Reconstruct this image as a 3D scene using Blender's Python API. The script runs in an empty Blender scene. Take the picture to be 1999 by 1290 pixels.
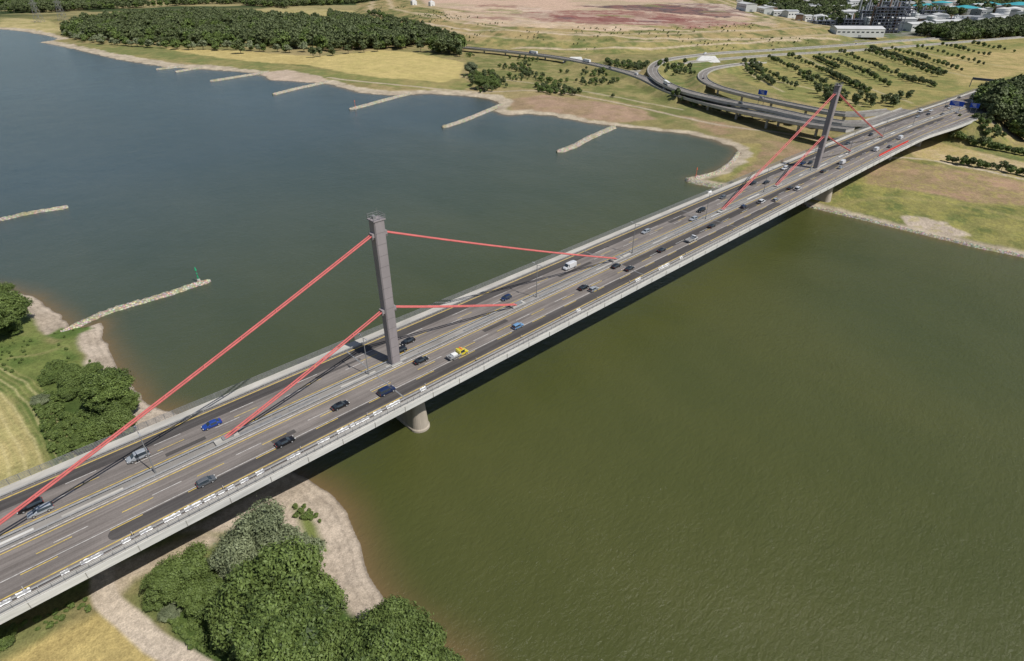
import bpy, bmesh, math, random, time
import numpy as np
from mathutils import Vector, Matrix
T0=time.time()
random.seed(7); rng=np.random.default_rng(7)
scn=bpy.context.scene
D=17.5                      # deck level above the river (m); x runs along the bridge, y upstream
CX,CY,CZ=-70.2,-124.7,97.23+D
YAW,PIT,FPX=0.8201,0.5549,1151.0
cp,sp=math.cos(PIT),math.sin(PIT); cyw,syw=math.cos(YAW),math.sin(YAW)
def G(u,v,z=0.0):
    """map survey: photo measurement -> metric ground coordinates at level z"""
    a=(u-999.5)/FPX; b=(645-v)/FPX
    fw=cp+b*sp; up=-sp+b*cp
    t=(z-CZ)/up; r=a*t; fw*=t
    return (CX+fw*cyw+r*syw, CY+fw*syw-r*cyw)
def GP(pts,z=0.0): return np.array([G(u,v,z) for u,v in pts])

# ------------------------------------------------------------------ numpy helpers
def hsh(i,j):
    s=np.sin(i*127.1+j*311.7)*43758.5453
    return s-np.floor(s)
def vnoise(x,y):
    i=np.floor(x);j=np.floor(y);a=x-i;b=y-j
    a=a*a*(3-2*a);b=b*b*(3-2*b)
    return (hsh(i,j)*(1-a)+hsh(i+1,j)*a)*(1-b)+(hsh(i,j+1)*(1-a)+hsh(i+1,j+1)*a)*b
def fbm(x,y,scale,octv=4):
    s=0;am=.5;tot=0;f=1/scale
    for k in range(octv):
        s=s+am*vnoise(x*f+17.3*k,y*f-9.1*k);tot+=am;am*=.5;f*=2.03
    return s/tot
def inside(P,X,Y):
    c=np.zeros(X.shape,bool);n=len(P)
    for i in range(n):
        x1,y1=P[i];x2,y2=P[(i+1)%n]
        if y1==y2: continue
        c^=((y1>Y)!=(y2>Y))&(X<(x2-x1)*(Y-y1)/(y2-y1)+x1)
    return c
def pdist(P,X,Y,closed=True):
    best=np.full(X.shape,1e12)
    n=len(P)
    for i in range(n if closed else n-1):
        x1,y1=P[i];x2,y2=P[(i+1)%n];dx=x2-x1;dy=y2-y1
        t=np.clip(((X-x1)*dx+(Y-y1)*dy)/(dx*dx+dy*dy+1e-9),0,1)
        best=np.minimum(best,(X-x1-t*dx)**2+(Y-y1-t*dy)**2)
    return np.sqrt(best)
def pdistz(P,X,Y):
    best=np.full(X.shape,1e12);zz=np.zeros(X.shape)
    for i in range(len(P)-1):
        x1,y1,z1=P[i];x2,y2,z2=P[i+1];dx=x2-x1;dy=y2-y1
        t=np.clip(((X-x1)*dx+(Y-y1)*dy)/(dx*dx+dy*dy+1e-9),0,1)
        d=(X-x1-t*dx)**2+(Y-y1-t*dy)**2
        m=d<best;best=np.where(m,d,best);zz=np.where(m,z1+t*(z2-z1),zz)
    return np.sqrt(best),zz
def sdist(P,X,Y):
    d=pdist(P,X,Y);return np.where(inside(P,X,Y),d,-d)
def sm(a,b,x):
    t=np.clip((x-a)/(b-a),0,1);return t*t*(3-2*t)
def crom(P,step):
    P=[np.array(p,float) for p in P];out=[]
    Q=[2*P[0]-P[1]]+P+[2*P[-1]-P[-2]]
    for i in range(1,len(Q)-2):
        p0,p1,p2,p3=Q[i-1:i+3];n=max(2,int(np.linalg.norm(p2-p1)/step))
        for k in range(n):
            t=k/n
            out.append(.5*((2*p1)+(-p0+p2)*t+(2*p0-5*p1+4*p2-p3)*t*t+(-p0+3*p1-3*p2+p3)*t**3))
    out.append(P[-1]);return np.array(out)

# ------------------------------------------------------------------ materials
def newmat(name):
    m=bpy.data.materials.new(name);m.use_nodes=True
    nt=m.node_tree;b=nt.nodes['Principled BSDF'];return m,nt,b
def nd(nt,t,**k):
    n=nt.nodes.new(t)
    for a,v in k.items(): setattr(n,a,v)
    return n
def mixc(nt,fac,a,b,blend='MIX'):
    n=nt.nodes.new('ShaderNodeMix');n.data_type='RGBA';n.blend_type=blend
    for sock,v in ((n.inputs[0],fac),(n.inputs[6],a),(n.inputs[7],b)):
        if isinstance(v,bpy.types.NodeSocket): nt.links.new(v,sock)
        elif isinstance(v,(tuple,list)): sock.default_value=(*v[:3],1)
        else: sock.default_value=v
    return n.outputs[2]
def noise(nt,scale,detail=4,rough=.55,stretch=None,vec=None):
    tc=nt.nodes.new('ShaderNodeTexCoord');src=tc.outputs['Object'] if vec is None else vec
    if stretch:
        mp=nt.nodes.new('ShaderNodeMapping');mp.inputs['Scale'].default_value=stretch
        nt.links.new(src,mp.inputs[0]);src=mp.outputs[0]
    n=nt.nodes.new('ShaderNodeTexNoise');n.inputs['Scale'].default_value=scale
    n.inputs['Detail'].default_value=detail;n.inputs['Roughness'].default_value=rough
    nt.links.new(src,n.inputs['Vector']);return n.outputs['Fac']
def mrange(nt,v,a,b,c,d):
    n=nt.nodes.new('ShaderNodeMapRange');nt.links.new(v,n.inputs[0])
    for i,x in enumerate((a,b,c,d)): n.inputs[i+1].default_value=x
    return n.outputs[0]
def mul(nt,a,b_):
    n=nt.nodes.new('ShaderNodeMath');n.operation='MULTIPLY';nt.links.new(a,n.inputs[0]);nt.links.new(b_,n.inputs[1]);return n.outputs[0]
def mat(name,col,rough=.7,var=.25,scale=.6,metal=0,spec=.3,stretch=None,bump=0):
    m,nt,b=newmat(name)
    f=noise(nt,scale,5,.6,stretch);f2=mrange(nt,f,.3,.7,0,1)
    c=mixc(nt,f2,tuple(x*(1-var) for x in col),tuple(min(1,x*(1+var)) for x in col))
    nt.links.new(c,b.inputs['Base Color']);b.inputs['Roughness'].default_value=rough
    b.inputs['Metallic'].default_value=metal;b.inputs['Specular IOR Level'].default_value=spec
    return m
def asphalt(name,c1,c2):
    m,nt,b=newmat(name)
    f=mrange(nt,noise(nt,1.0,4,.6,(.02,1.1,1)),.38,.62,0,1)
    g=mrange(nt,noise(nt,.12,5,.65,(.5,1,1)),.3,.7,.8,1.18)
    h=mrange(nt,noise(nt,5,3,.6),.3,.7,.88,1.12)
    c=mixc(nt,f,c1,c2)
    c=mixc(nt,1.0,c,mul(nt,g,h),'MULTIPLY')
    nt.links.new(c,b.inputs['Base Color']);b.inputs['Roughness'].default_value=.85;b.inputs['Specular IOR Level'].default_value=.2
    return m
M={}
M['asph']=asphalt('worn_asphalt',(.145,.127,.115),(.215,.19,.172))
M['dark']=asphalt('new_asphalt',(.062,.056,.053),(.088,.08,.075))
M['road']=asphalt('far_asphalt',(.16,.145,.13),(.22,.2,.18))
M['conc']=mat('light_concrete',(.42,.40,.36),.85,.2,.35,stretch=(.3,1,1))
M['medc']=mat('median_paving',(.24,.225,.205),.85,.25,.5,stretch=(.2,1,1))
M['fasc']=mat('painted_fascia',(.55,.54,.51),.6,.18,.5,stretch=(.25,1,3))
M['steel']=mat('grey_steel',(.2,.2,.2),.5,.2,1)
M['rail']=mat('galvanised_rail',(.42,.42,.42),.45,.15,1,metal=.3)
M['girder']=mat('girder_paint',(.10,.11,.105),.7,.2,.4)
M['pylon']=mat('pylon_paint',(.26,.232,.235),.6,.14,.35,stretch=(1,1,.25))
M['seam']=mat('pylon_seam',(.15,.135,.135),.6)
M['red']=mat('red_cable_paint',(.52,.135,.125),.5,.15,.6)
M['redb']=mat('red_board',(.62,.06,.04),.6,.15,.3)
M['white']=mat('white_paint',(.72,.72,.70),.6,.1,.8)
M['wline']=mat('white_road_paint',(.50,.48,.45),.8,.35,1.2)
M['yline']=mat('yellow_road_paint',(.58,.42,.09),.8,.3,1.2)
M['pier']=mat('pier_concrete',(.38,.33,.27),.9,.25,.35,stretch=(1,1,.4))
M['black']=mat('black_rubber',(.02,.02,.02),.8,.1)
M['blue']=mat('sign_blue',(.01,.07,.45),.4,.05)
M['teal']=mat('teal_roof',(.05,.32,.36),.5,.1,.05)
M['bwall']=mat('white_cladding',(.62,.62,.60),.6,.1,.05)
M['broof']=mat('light_roof',(.50,.50,.49),.7,.15,.05)
M['bgrey']=mat('grey_cladding',(.28,.29,.30),.7,.15,.05)
M['bdark']=mat('process_steel',(.09,.10,.13),.6,.3,.1)
M['brown']=mat('weathered_steel',(.22,.14,.10),.7,.3,.1)
M['win']=mat('window_glass',(.03,.04,.05),.15,.1,1,spec=.6)
M['green']=mat('green_beacon_paint',(.02,.35,.16),.5,.1)
M['orange']=mat('orange_beacon_paint',(.75,.15,.06),.5,.1)

# ------------------------------------------------------------------ mesh helpers
def link(ob,parent=None):
    scn.collection.objects.link(ob)
    if parent: ob.parent=parent
    return ob
def empty(name,loc=(0,0,0)):
    e=bpy.data.objects.new(name,None);e.location=loc;link(e);return e
def mkmesh(name,V,F,mats=(),mi=None,smooth=False,parent=None,loc=None):
    me=bpy.data.meshes.new(name);me.from_pydata([tuple(v) for v in V],[],[tuple(f) for f in F])
    for m in mats: me.materials.append(m)
    if mi is not None: me.polygons.foreach_set('material_index',mi)
    if smooth: me.polygons.foreach_set('use_smooth',[True]*len(me.polygons))
    me.update();ob=bpy.data.objects.new(name,me)
    if loc is not None: ob.location=loc
    return link(ob,parent)
def fastmesh(name,V,Q,smooth=False):
    me=bpy.data.meshes.new(name);me.vertices.add(len(V));me.vertices.foreach_set('co',np.asarray(V,np.float32).ravel())
    k=Q.shape[1];me.loops.add(Q.size);me.loops.foreach_set('vertex_index',Q.astype(np.int32).ravel())
    me.polygons.add(len(Q));me.polygons.foreach_set('loop_start',np.arange(0,Q.size,k,dtype=np.int32))
    try: me.polygons.foreach_set('loop_total',np.full(len(Q),k,np.int32))
    except Exception: pass
    me.update(calc_edges=True)
    if smooth: me.polygons.foreach_set('use_smooth',np.ones(len(Q),bool))
    return me
CUB=np.array([[-1,-1,-1],[1,-1,-1],[1,1,-1],[-1,1,-1],[-1,-1,1],[1,-1,1],[1,1,1],[-1,1,1]])*.5
CF=[(0,3,2,1),(4,5,6,7),(0,1,5,4),(1,2,6,5),(2,3,7,6),(3,0,4,7)]
class MB:
    """multi-material mesh builder"""
    def __init__(s): s.V=[];s.F=[];s.I=[];s.m=[]
    def mi(s,m):
        if m not in s.m: s.m.append(m)
        return s.m.index(m)
    def add(s,V,F,m):
        o=len(s.V);s.V+= [tuple(v) for v in V];i=s.mi(m)
        for f in F: s.F.append(tuple(a+o for a in f));s.I.append(i)
    def box(s,c,d,m,rz=0):
        P=CUB*np.array(d);ca,sa=math.cos(rz),math.sin(rz)
        s.add([(c[0]+x*ca-y*sa,c[1]+x*sa+y*ca,c[2]+z) for x,y,z in P],CF,m)
    def cyl(s,a,b,r1,r2,m,n=10,cap=True):
        a=Vector(a);b=Vector(b);d=(b-a).normalized()
        u=d.orthogonal().normalized();w=d.cross(u);V=[]
        for p,r in ((a,r1),(b,r2)):
            for k in range(n):
                t=2*math.pi*k/n;V.append(p+u*(r*math.cos(t))+w*(r*math.sin(t)))
        F=[(k,(k+1)%n,n+(k+1)%n,n+k) for k in range(n)]
        if cap: F+= [tuple(range(n))[::-1],tuple(range(n,2*n))]
        s.add(V,F,m)
    def build(s,name,parent=None,loc=None,smooth=False):
        return mkmesh(name,s.V,s.F,[M[m] if isinstance(m,str) else m for m in s.m],s.I,smooth,parent,loc)
def sweep(mb,path,prof,m,closed=True):
    """prof: list (off,dz) or function(i)->list ; off positive = left of travel"""
    P=np.array(path,float);T=np.gradient(P[:,:2],axis=0);T/=np.linalg.norm(T,axis=1)[:,None]
    N=np.stack([-T[:,1],T[:,0]],1);V=[];k=None
    for i in range(len(P)):
        pr=prof(i) if callable(prof) else prof;k=len(pr)
        for o,dz in pr: V.append((P[i,0]+N[i,0]*o,P[i,1]+N[i,1]*o,P[i,2]+dz))
    F=[]
    for i in range(len(P)-1):
        for j in range(k if closed else k-1):
            j2=(j+1)%k;F.append((i*k+j,i*k+j2,(i+1)*k+j2,(i+1)*k+j))
    if closed: F+= [tuple(range(k)),tuple(range((len(P)-1)*k,len(P)*k))[::-1]]
    mb.add(V,F,m)
def strip(mb,path,o1,o2,dz,m):
    f=(lambda i:[(o2(i),dz),(o1(i),dz)]) if callable(o1) else [(o2,dz),(o1,dz)]
    sweep(mb,path,f,m,closed=False)

# ------------------------------------------------------------------ roads (centrelines)
def yc(s): return 0.0 if s<350 else -(s-350)**2/3700.0
def mainpath(s0,s1,step=12):
    n=max(2,int((s1-s0)/step)+1);return [(s,yc(s),D) for s in np.linspace(s0,s1,n)]
def R3(pts,step=12): return crom([(*G(u,v,z),z) for u,v,z in pts],step)
rampA=R3([(1775,214,17.3),(1690,240,17),(1600,233,16),(1500,212,14.5),(1400,193,13),(1325,174,12),(1284,153,11),(1275,132,10),(1305,116,9),(1400,104,8),(1500,98,7.5),(1620,90,7),(1750,80,6.5),(1870,72,6)])
rampB=R3([(1740,216,16.8),(1650,222,15.5),(1550,205,13.5),(1450,183,11.5),(1392,166,10),(1371,150,9),(1385,136,8.2),(1430,127,7.5),(1490,121,6)])
rampC=R3([(905,92,9),(1000,101,9),(1090,112,9),(1180,130,8.5),(1250,150,8),(1310,178,8.5),(1400,205,10),(1500,226,12.5),(1590,243,15),(1660,252,16.8)])
rampD=R3([(1130,122,7),(1230,140,6),(1290,132,5.5),(1340,122,5),(1500,108,5),(1700,96,5),(1999,72,5)])
# ------------------------------------------------------------------ shores
nb=[tuple(p) for p in GP([(0,562),(40,572),(80,590),(108,608),(122,625),(135,640),(165,640),(195,630),(200,650),(213,680),(232,715),(252,750),(272,780),(300,793),(335,802),(420,850),(520,895),(600,938),(645,965),(678,1000),(700,1050),(722,1110),(750,1165),(790,1220),(850,1262),(900,1300),(960,1400)])]
NEAR=np.array([(-3000,5000),(-600,2000),(-260,1100),(-170,600),(-150,400),(-125,280),(-112,235),(-92,200)]+nb+[(-50,-220),(-40,-400),(-60,-3000),(-9000,-3000),(-9000,5000)])
fb=[tuple(p) for p in GP([(0,57),(40,60),(75,66),(105,72),(112,78),(82,82),(150,97),(240,117),(320,130),(430,137),(505,143),(530,156),(580,159),(640,163),(700,180),(760,186),(840,183),(900,187),(955,192),(978,202),(965,217),(990,225),(1030,222),(1080,226),(1130,236),(1180,244),(1250,251),(1300,257),(1350,262),(1400,275),(1438,290),(1443,300),(1428,315),(1400,335),(1375,345),(1350,349),(1370,358),(1400,364),(1470,372),(1540,388),(1580,400),(1610,407),(1660,420),(1720,435),(1780,449),(1830,462),(1900,478),(1999,498),(2200,548)])]
FAR=np.array([(-9000,3500),(-2000,2500),(-300,1900),(40,1690)]+fb+[(262,-260),(250,-600),(240,-5000),(12000,-5000),(12000,12000),(-9000,12000)])
MOUND=GP([(690,32),(780,58),(905,88),(1060,97),(1210,103),(1420,99),(1640,86),(1735,74),(1600,52),(1500,24),(1440,3),(780,1),(700,8)],3)

def profile(d):
    z=np.interp(d,[0,35,55,90,110,150,175,2000],[0,8,8.5,15,15.5,20.5,21.5,23])
    return z
def terrain(X,Y):
    r=np.hypot(X-CX,Y-CY)
    w=np.clip(1.0+.004*(r-150),1,6)
    Xw=X+(fbm(X,Y,9,3)-.5)*2.6*w; Yw=Y+(fbm(X+91,Y+37,9,3)-.5)*2.6*w
    dn=sdist(NEAR,Xw,Yw); df=sdist(FAR,Xw,Yw); d=np.maximum(dn,df)
    n=fbm(X,Y,14,4)-.5
    h=np.where(d>0,.12+3.4*(1-np.exp(-np.maximum(d,0)/(22)))+n*np.clip(d/20,0,1)*1.0,np.maximum(-4,d*.22))
    bb=(X>MOUND[:,0].min()-10)&(X<MOUND[:,0].max()+10)&(Y>MOUND[:,1].min()-10)&(Y<MOUND[:,1].max()+10)
    dm=np.full(X.shape,-1.0)
    if bb.any():
        dm[bb]=sdist(MOUND,X[bb]+(fbm(X[bb],Y[bb],60,3)-.5)*30,Y[bb]+(fbm(X[bb]+50,Y[bb],60,3)-.5)*30)
        h=h+np.where(dm>0,profile(dm)+(fbm(X,Y,35,4)-.5)*np.clip(dm/30,0,1)*4.0,0)
    s=X; cen=np.where(s<350,0,-(s-350)**2/3700.)
    dd=np.abs(Y-cen);half=np.where(Y>cen,20+12*sm(480,730,s),23.)
    e=D-.8-np.maximum(0,dd-half)*.5-np.maximum(0,485-s)*.6
    h=np.where((s>380)&(s<1600),np.maximum(h,np.where(e>0,e,-99)),h)
    for P,zmax in ((rampA,10.3),(rampB,10.),(rampD,99),(rampC,8.9)):
        lo=P[:,:2].min(0)-60;hi=P[:,:2].max(0)+60
        b=(X>lo[0])&(X<hi[0])&(Y>lo[1])&(Y<hi[1])
        if b.any():
            q,zz=pdistz(P,X[b],Y[b])
            e=np.where(zz<zmax,zz-.8-np.maximum(0,q-7.5)*.45,-99)
            h[b]=np.where(d[b]>0,np.maximum(h[b],e),h[b])
    return h,d,dn,df,dm
def hz(x,y): return float(terrain(np.array([float(x)]),np.array([float(y)]))[0][0])

# polar level-of-detail grid
ang=np.concatenate([np.linspace(-50,50,760),np.linspace(50,310,66)[1:-1]])*math.pi/180+YAW
rad=np.concatenate([[0.5,15,30],np.geomspace(45,2900,900),np.geomspace(2900,12000,26)[1:]])
A,Rr=np.meshgrid(ang,rad);X=(CX+Rr*np.cos(A)).ravel();Y=(CY+Rr*np.sin(A)).ravel();Rf=Rr.ravel()
H,d,dn,df,dm=terrain(X,Y)
na,nr=len(ang),len(rad)
I=np.arange(nr-1)[:,None]*na+np.arange(na)[None,:];J=np.arange(nr-1)[:,None]*na+(np.arange(na)[None,:]+1)%na
Q=np.stack([I,I+na,J+na,J],-1).reshape(-1,4)
# ---- colours
def c3(*c): return np.array(c,float)
n1=fbm(X,Y,30,4);n2=fbm(X+500,Y,7,4);n3=fbm(X,Y+900,120,3)
def mixn(a,b,t): return a+(b-a)*t[:,None]
col=mixn(c3(.22,.19,.08),c3(.135,.145,.05),sm(.38,.68,n1*.6+n2*.4))
col=mixn(col,np.tile(c3(.31,.24,.12),(len(X),1)),sm(.46,.62,n3*.5+n2*.5)*.8)
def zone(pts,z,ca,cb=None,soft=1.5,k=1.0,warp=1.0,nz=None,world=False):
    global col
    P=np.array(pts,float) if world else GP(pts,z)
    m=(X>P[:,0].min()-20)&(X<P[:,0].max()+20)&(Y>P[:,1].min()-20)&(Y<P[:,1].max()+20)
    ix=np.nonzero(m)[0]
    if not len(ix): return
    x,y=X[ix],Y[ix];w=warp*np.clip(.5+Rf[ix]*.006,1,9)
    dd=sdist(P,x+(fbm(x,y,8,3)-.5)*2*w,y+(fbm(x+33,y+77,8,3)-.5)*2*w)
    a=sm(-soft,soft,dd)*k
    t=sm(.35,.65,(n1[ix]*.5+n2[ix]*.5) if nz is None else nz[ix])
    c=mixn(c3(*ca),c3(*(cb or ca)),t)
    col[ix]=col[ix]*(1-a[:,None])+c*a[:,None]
def path(pts,z,width,c,soft=.6,k=1,warp=.4,off=0.0):
    global col
    P=np.array([p[:2] for p in crom([(*G(u,v,z),0) for u,v in pts],10)])
    if off:
        T=np.gradient(P,axis=0);T/=np.linalg.norm(T,axis=1)[:,None];P=P+np.stack([-T[:,1],T[:,0]],1)*off
    m=(X>P[:,0].min()-20)&(X<P[:,0].max()+20)&(Y>P[:,1].min()-20)&(Y<P[:,1].max()+20)
    ix=np.nonzero(m)[0]
    if not len(ix): return
    q=pdist(P,X[ix]+(n2[ix]-.5)*warp*4,Y[ix]+(n1[ix]-.5)*warp*4,False)
    a=(1-sm(width/2-soft,width/2+soft,q))*k
    col[ix]=col[ix]*(1-a[:,None])+c3(*c)*a[:,None]
SAND=(.45,.375,.295);SAND2=(.37,.305,.235);YEL=(.44,.345,.14);YEL2=(.36,.28,.115);GRN=(.09,.128,.034);GRN2=(.145,.17,.052)
# near bank
nearm=dn>-2
col[nearm]=mixn(c3(*GRN2),c3(.22,.2,.085),sm(.4,.65,n1*.5+n2*.5))[nearm]
zone([(0,650),(60,655),(150,690),(255,770),(260,850),(180,905),(60,950),(-80,980),(-300,800),(-200,650)],2,(.085,.128,.032),(.145,.17,.05))
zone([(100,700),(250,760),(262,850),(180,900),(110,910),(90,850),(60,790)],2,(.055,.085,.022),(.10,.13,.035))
zone([(-250,720),(-40,745),(25,790),(70,850),(100,915),(60,960),(0,985),(-300,1000)],2,(.40,.33,.145),(.33,.29,.12))
for k in range(-3,7):
    path([(-60,740),(0,775),(40,830),(72,890),(90,950)],2,.55,(.50,.43,.22) if k%2 else (.27,.25,.10),soft=.4,k=.65,warp=.3,off=k*1.7-1)
zone([(-100,1245),(60,1195),(150,1165),(230,1120),(420,1030),(560,960),(640,990),(700,1080),(745,1165),(700,1210),(560,1180),(430,1150),(330,1180),(400,1290),(450,1400),(-100,1400)],1.5,(.13,.15,.05),(.25,.205,.10))
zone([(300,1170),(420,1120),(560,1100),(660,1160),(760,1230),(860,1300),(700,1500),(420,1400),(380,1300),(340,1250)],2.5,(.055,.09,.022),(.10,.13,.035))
zone([(360,1050),(440,1000),(545,940),(605,925),(650,965),(685,1010),(705,1060),(725,1110),(752,1165),(800,1215),(760,1240),(690,1200),(620,1140),(560,1080),(470,1050)],.8,SAND2,SAND)
zone([(570,990),(612,1000),(640,1035),(640,1075),(605,1060)],1,(.08,.13,.028),GRN2)
zone([(-50,1330),(60,1262),(130,1225),(200,1198),(245,1225),(290,1262),(345,1300),(380,1400),(-50,1420)],2.5,YEL,YEL2)
zone([(180,1150),(215,1110),(290,1085),(400,1040),(430,1055),(330,1110),(260,1140),(235,1180)],2.2,(.42,.345,.26),(.34,.28,.19))
path([(200,1100),(200,1150),(220,1182),(258,1215),(300,1252),(355,1287),(430,1335)],3,4.4,(.50,.42,.33),soft=.5,warp=.25)
path([(20,700),(80,690),(110,680)],2,1.2,(.3,.25,.12),k=.5)
bw=(5+9*n3+2*(n2-.5))
bw=np.where((dn>0)&(Y>20),bw+5*sm(60,20,np.hypot(X+35,Y-40)),bw*.9)
a=(1-sm(-1.,1.5,dn-bw))*(dn>-3);sc=mixn(c3(*SAND2),c3(*SAND),sm(.3,.7,n2));col=col*(1-a[:,None])+sc*a[:,None]
# strand lines left by falling water
st_=np.exp(-((dn-2.2-(n2-.5)*1.5)/.35)**2)*.35+np.exp(-((dn-4.6-(n2-.5)*2)/.4)**2)*.3+np.exp(-((dn-7.5-(n2-.5)*2)/.5)**2)*.25
st_=np.clip(st_,0,1)*a;col=col*(1-st_[:,None]*.5)
zone([(90,655),(120,638),(165,627),(180,640),(150,660),(110,662)],1,(.13,.17,.045),(.09,.135,.034),soft=.8)
# far bank
zone([(150,86),(300,90),(430,112),(560,126),(680,143),(860,160),(930,165),(900,178),(640,155),(420,128),(180,98)],3,(.15,.165,.058),(.24,.21,.085))
zone([(600,126),(640,108),(740,97),(810,102),(906,121),(900,150),(868,159),(740,150),(660,138)],4,(.45,.36,.15),(.40,.33,.13),soft=3)
zone([(325,93),(460,98),(600,108),(640,108),(600,126),(520,121),(430,112),(340,98)],4,(.45,.36,.15),(.38,.30,.12),soft=3)
zone([(640,138),(740,152),(868,162),(900,152),(930,168),(880,176),(760,168),(640,150)],3,(.17,.18,.06),(.26,.22,.09))
zone([(0,33),(95,40),(125,56),(100,66),(0,54)],3,(.42,.34,.17),(.28,.25,.1),soft=6)
zone([(150,24),(300,18),(470,20),(650,32),(700,22),(500,8),(250,8)],3,(.40,.33,.16),(.3,.26,.1),soft=8)
zone([(905,100),(1050,112),(1200,135),(1270,175),(1330,200),(1250,205),(1100,175),(930,165)],4,(.14,.15,.05),(.26,.22,.095))
zone([(985,192),(1060,185),(1160,198),(1260,215),(1280,232),(1200,236),(1090,218),(1000,212)],3,(.33,.225,.155),(.27,.195,.115),soft=4)
zone([(1330,225),(1440,245),(1560,268),(1610,292),(1560,325),(1480,348),(1440,345),(1455,300),(1400,262)],3,(.31,.21,.13),(.23,.185,.09),soft=4)
zone([(1440,275),(1490,280),(1470,320),(1420,350),(1400,345),(1440,312)],2.5,(.2,.2,.065),(.3,.25,.1))
zone([(1380,262),(1500,250),(1660,275),(1600,285),(1500,272)],3,(.15,.16,.055),(.27,.215,.10),soft=4)
path([(930,178),(1060,178),(1180,196),(1300,222),(1420,246),(1540,262),(1640,285)],3,3.5,(.38,.31,.23),soft=1.5)
path([(640,150),(740,162),(860,172),(940,178)],3,4,(.40,.33,.24),soft=1.5)
path([(900,150),(1000,158),(1100,172),(1200,190),(1330,215)],3,3.5,(.38,.32,.22),soft=1.5,k=.8)
# downstream side
zone([(1600,400),(1720,325),(1850,345),(1999,375),(2300,440),(2300,560),(1999,490),(1800,450),(1700,428)],3,(.12,.14,.045),(.23,.21,.075))
zone([(1690,330),(1760,312),(1880,335),(1999,358),(2200,400),(2200,430),(1999,402),(1900,395),(1780,372),(1690,360)],3,(.33,.22,.14),(.25,.19,.10),soft=3)
zone([(1770,295),(1820,278),(1999,318),(2200,350),(2200,372),(1999,345),(1800,312)],3,(.42,.33,.19),(.36,.28,.13),soft=2)
zone([(1790,262),(1999,285),(2200,310),(2200,345),(1999,318),(1830,280)],3,(.13,.15,.05),(.24,.2,.085),soft=3)
path([(1690,318),(1760,308),(1860,322),(1999,352),(2150,385)],3,3,(.46,.39,.30),soft=1)
path([(1840,262),(1930,268),(2060,285)],3,6,(.2,.17,.14),soft=1.5)
path([(1620,395),(1750,385),(1900,405),(2050,440)],3,4,(.28,.24,.10),soft=2,k=.6)
zone([(1760,425),(1800,430),(1850,440),(1900,462),(1830,460),(1770,445)],.6,SAND2,SAND,soft=1)
sp_=(X>270)&(Y<0)&(dn<0)&(df>4)&(Rf<620)
fl=sm(.56,.66,fbm(X,Y,2.2,3))*sp_*.4;col=col*(1-fl[:,None])+c3(.32,.29,.08)*fl[:,None]
# orchard slope
zone([(1400,128),(1500,112),(1700,93),(1999,74),(2300,60),(2300,120),(1999,146),(1850,190),(1760,212),(1690,222),(1600,208),(1480,172)],4,(.175,.18,.06),(.28,.235,.09))
zone([(1830,110),(1999,92),(2300,75),(2300,112),(1999,140),(1880,165),(1860,140)],5,(.38,.29,.13),(.27,.23,.09),soft=6)
zone([(1280,128),(1330,118),(1400,114),(1370,150),(1400,176),(1330,170),(1290,150)],4,(.12,.15,.048),(.24,.21,.085))
for P in ([(1450,128),(1475,150),(1530,178)],[(1560,106),(1620,135),(1700,172),(1780,200)],[(1480,150),(1600,176),(1680,205)],[(1680,95),(1800,128),(1900,150)],[(1750,90),(1850,112),(1960,128)]):
    path(P,4,3.5,(.38,.32,.2),soft=1.5,k=.7)
# industry + far land
zone([(1425,-8),(2400,-8),(2400,40),(1999,60),(1760,72),(1650,84),(1560,62),(1500,40)],3,(.2,.19,.175),(.10,.13,.05),soft=8)
zone([(1640,84),(1999,60),(2200,50),(2200,62),(1999,74),(1700,93)],3,(.13,.16,.05),(.33,.27,.13),soft=5)
farm=(Rf>1900)&(dn<0);a=sm(1900,2300,Rf)*(dm<0)*farm
fc=mixn(c3(.045,.065,.024),c3(.27,.23,.11),sm(.5,.57,fbm(X,Y,220,3)));col=col*(1-a[:,None])+fc*a[:,None]
# landfill colours
m=dm>0
slope=mixn(c3(.165,.165,.06),c3(.33,.25,.12),sm(.35,.62,n3*.35+n1*.35+n2*.3))
slope=mixn(slope,np.tile(c3(.09,.11,.035),(len(X),1)),sm(.55,.65,fbm(X+70,Y,22,4))*.8)
top=mixn(c3(.46,.33,.245),c3(.38,.30,.2),sm(.4,.6,n3))
bench=np.clip(np.exp(-((dm-45)/8)**2)+np.exp(-((dm-100)/7)**2)+np.exp(-((dm-168)/9)**2),0,1)
lc=mixn(slope,np.tile(c3(.42,.33,.21),(len(X),1)),bench*.85);lc=mixn(lc,top,sm(175,205,dm));col[m]=lc[m]
zone([(905,88),(1060,97),(1210,103),(1420,99),(1560,92),(1420,86),(1250,90),(1100,86),(960,80)],6,(.12,.145,.045),(.3,.25,.1),soft=5,k=.8)
zone([(990,26),(1100,20),(1240,20),(1350,32),(1470,46),(1350,52),(1200,47),(1060,42)],25,(.25,.125,.10),(.36,.25,.19),soft=6,warp=2)
zone([(1060,30),(1200,25),(1340,36),(1400,45),(1250,44),(1100,38)],25,(.19,.075,.065),(.27,.14,.115),soft=6,warp=2)
zone([(1120,12),(1300,8),(1380,18),(1460,32),(1400,34),(1250,20)],25,(.09,.07,.07),(.22,.12,.10),soft=6,warp=2)
zone([(880,14),(1000,8),(1060,16),(960,26)],25,(.5,.38,.27),(.33,.23,.17),soft=6,warp=2)
zone([(1300,6),(1420,6),(1480,30),(1430,26)],25,(.16,.10,.09),(.45,.36,.28),soft=6,warp=2)
zone([(860,20),(960,32),(1060,45),(1200,52),(1300,56),(1180,58),(1000,50),(880,34)],23,(.5,.38,.27),(.4,.3,.19),soft=5)
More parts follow.
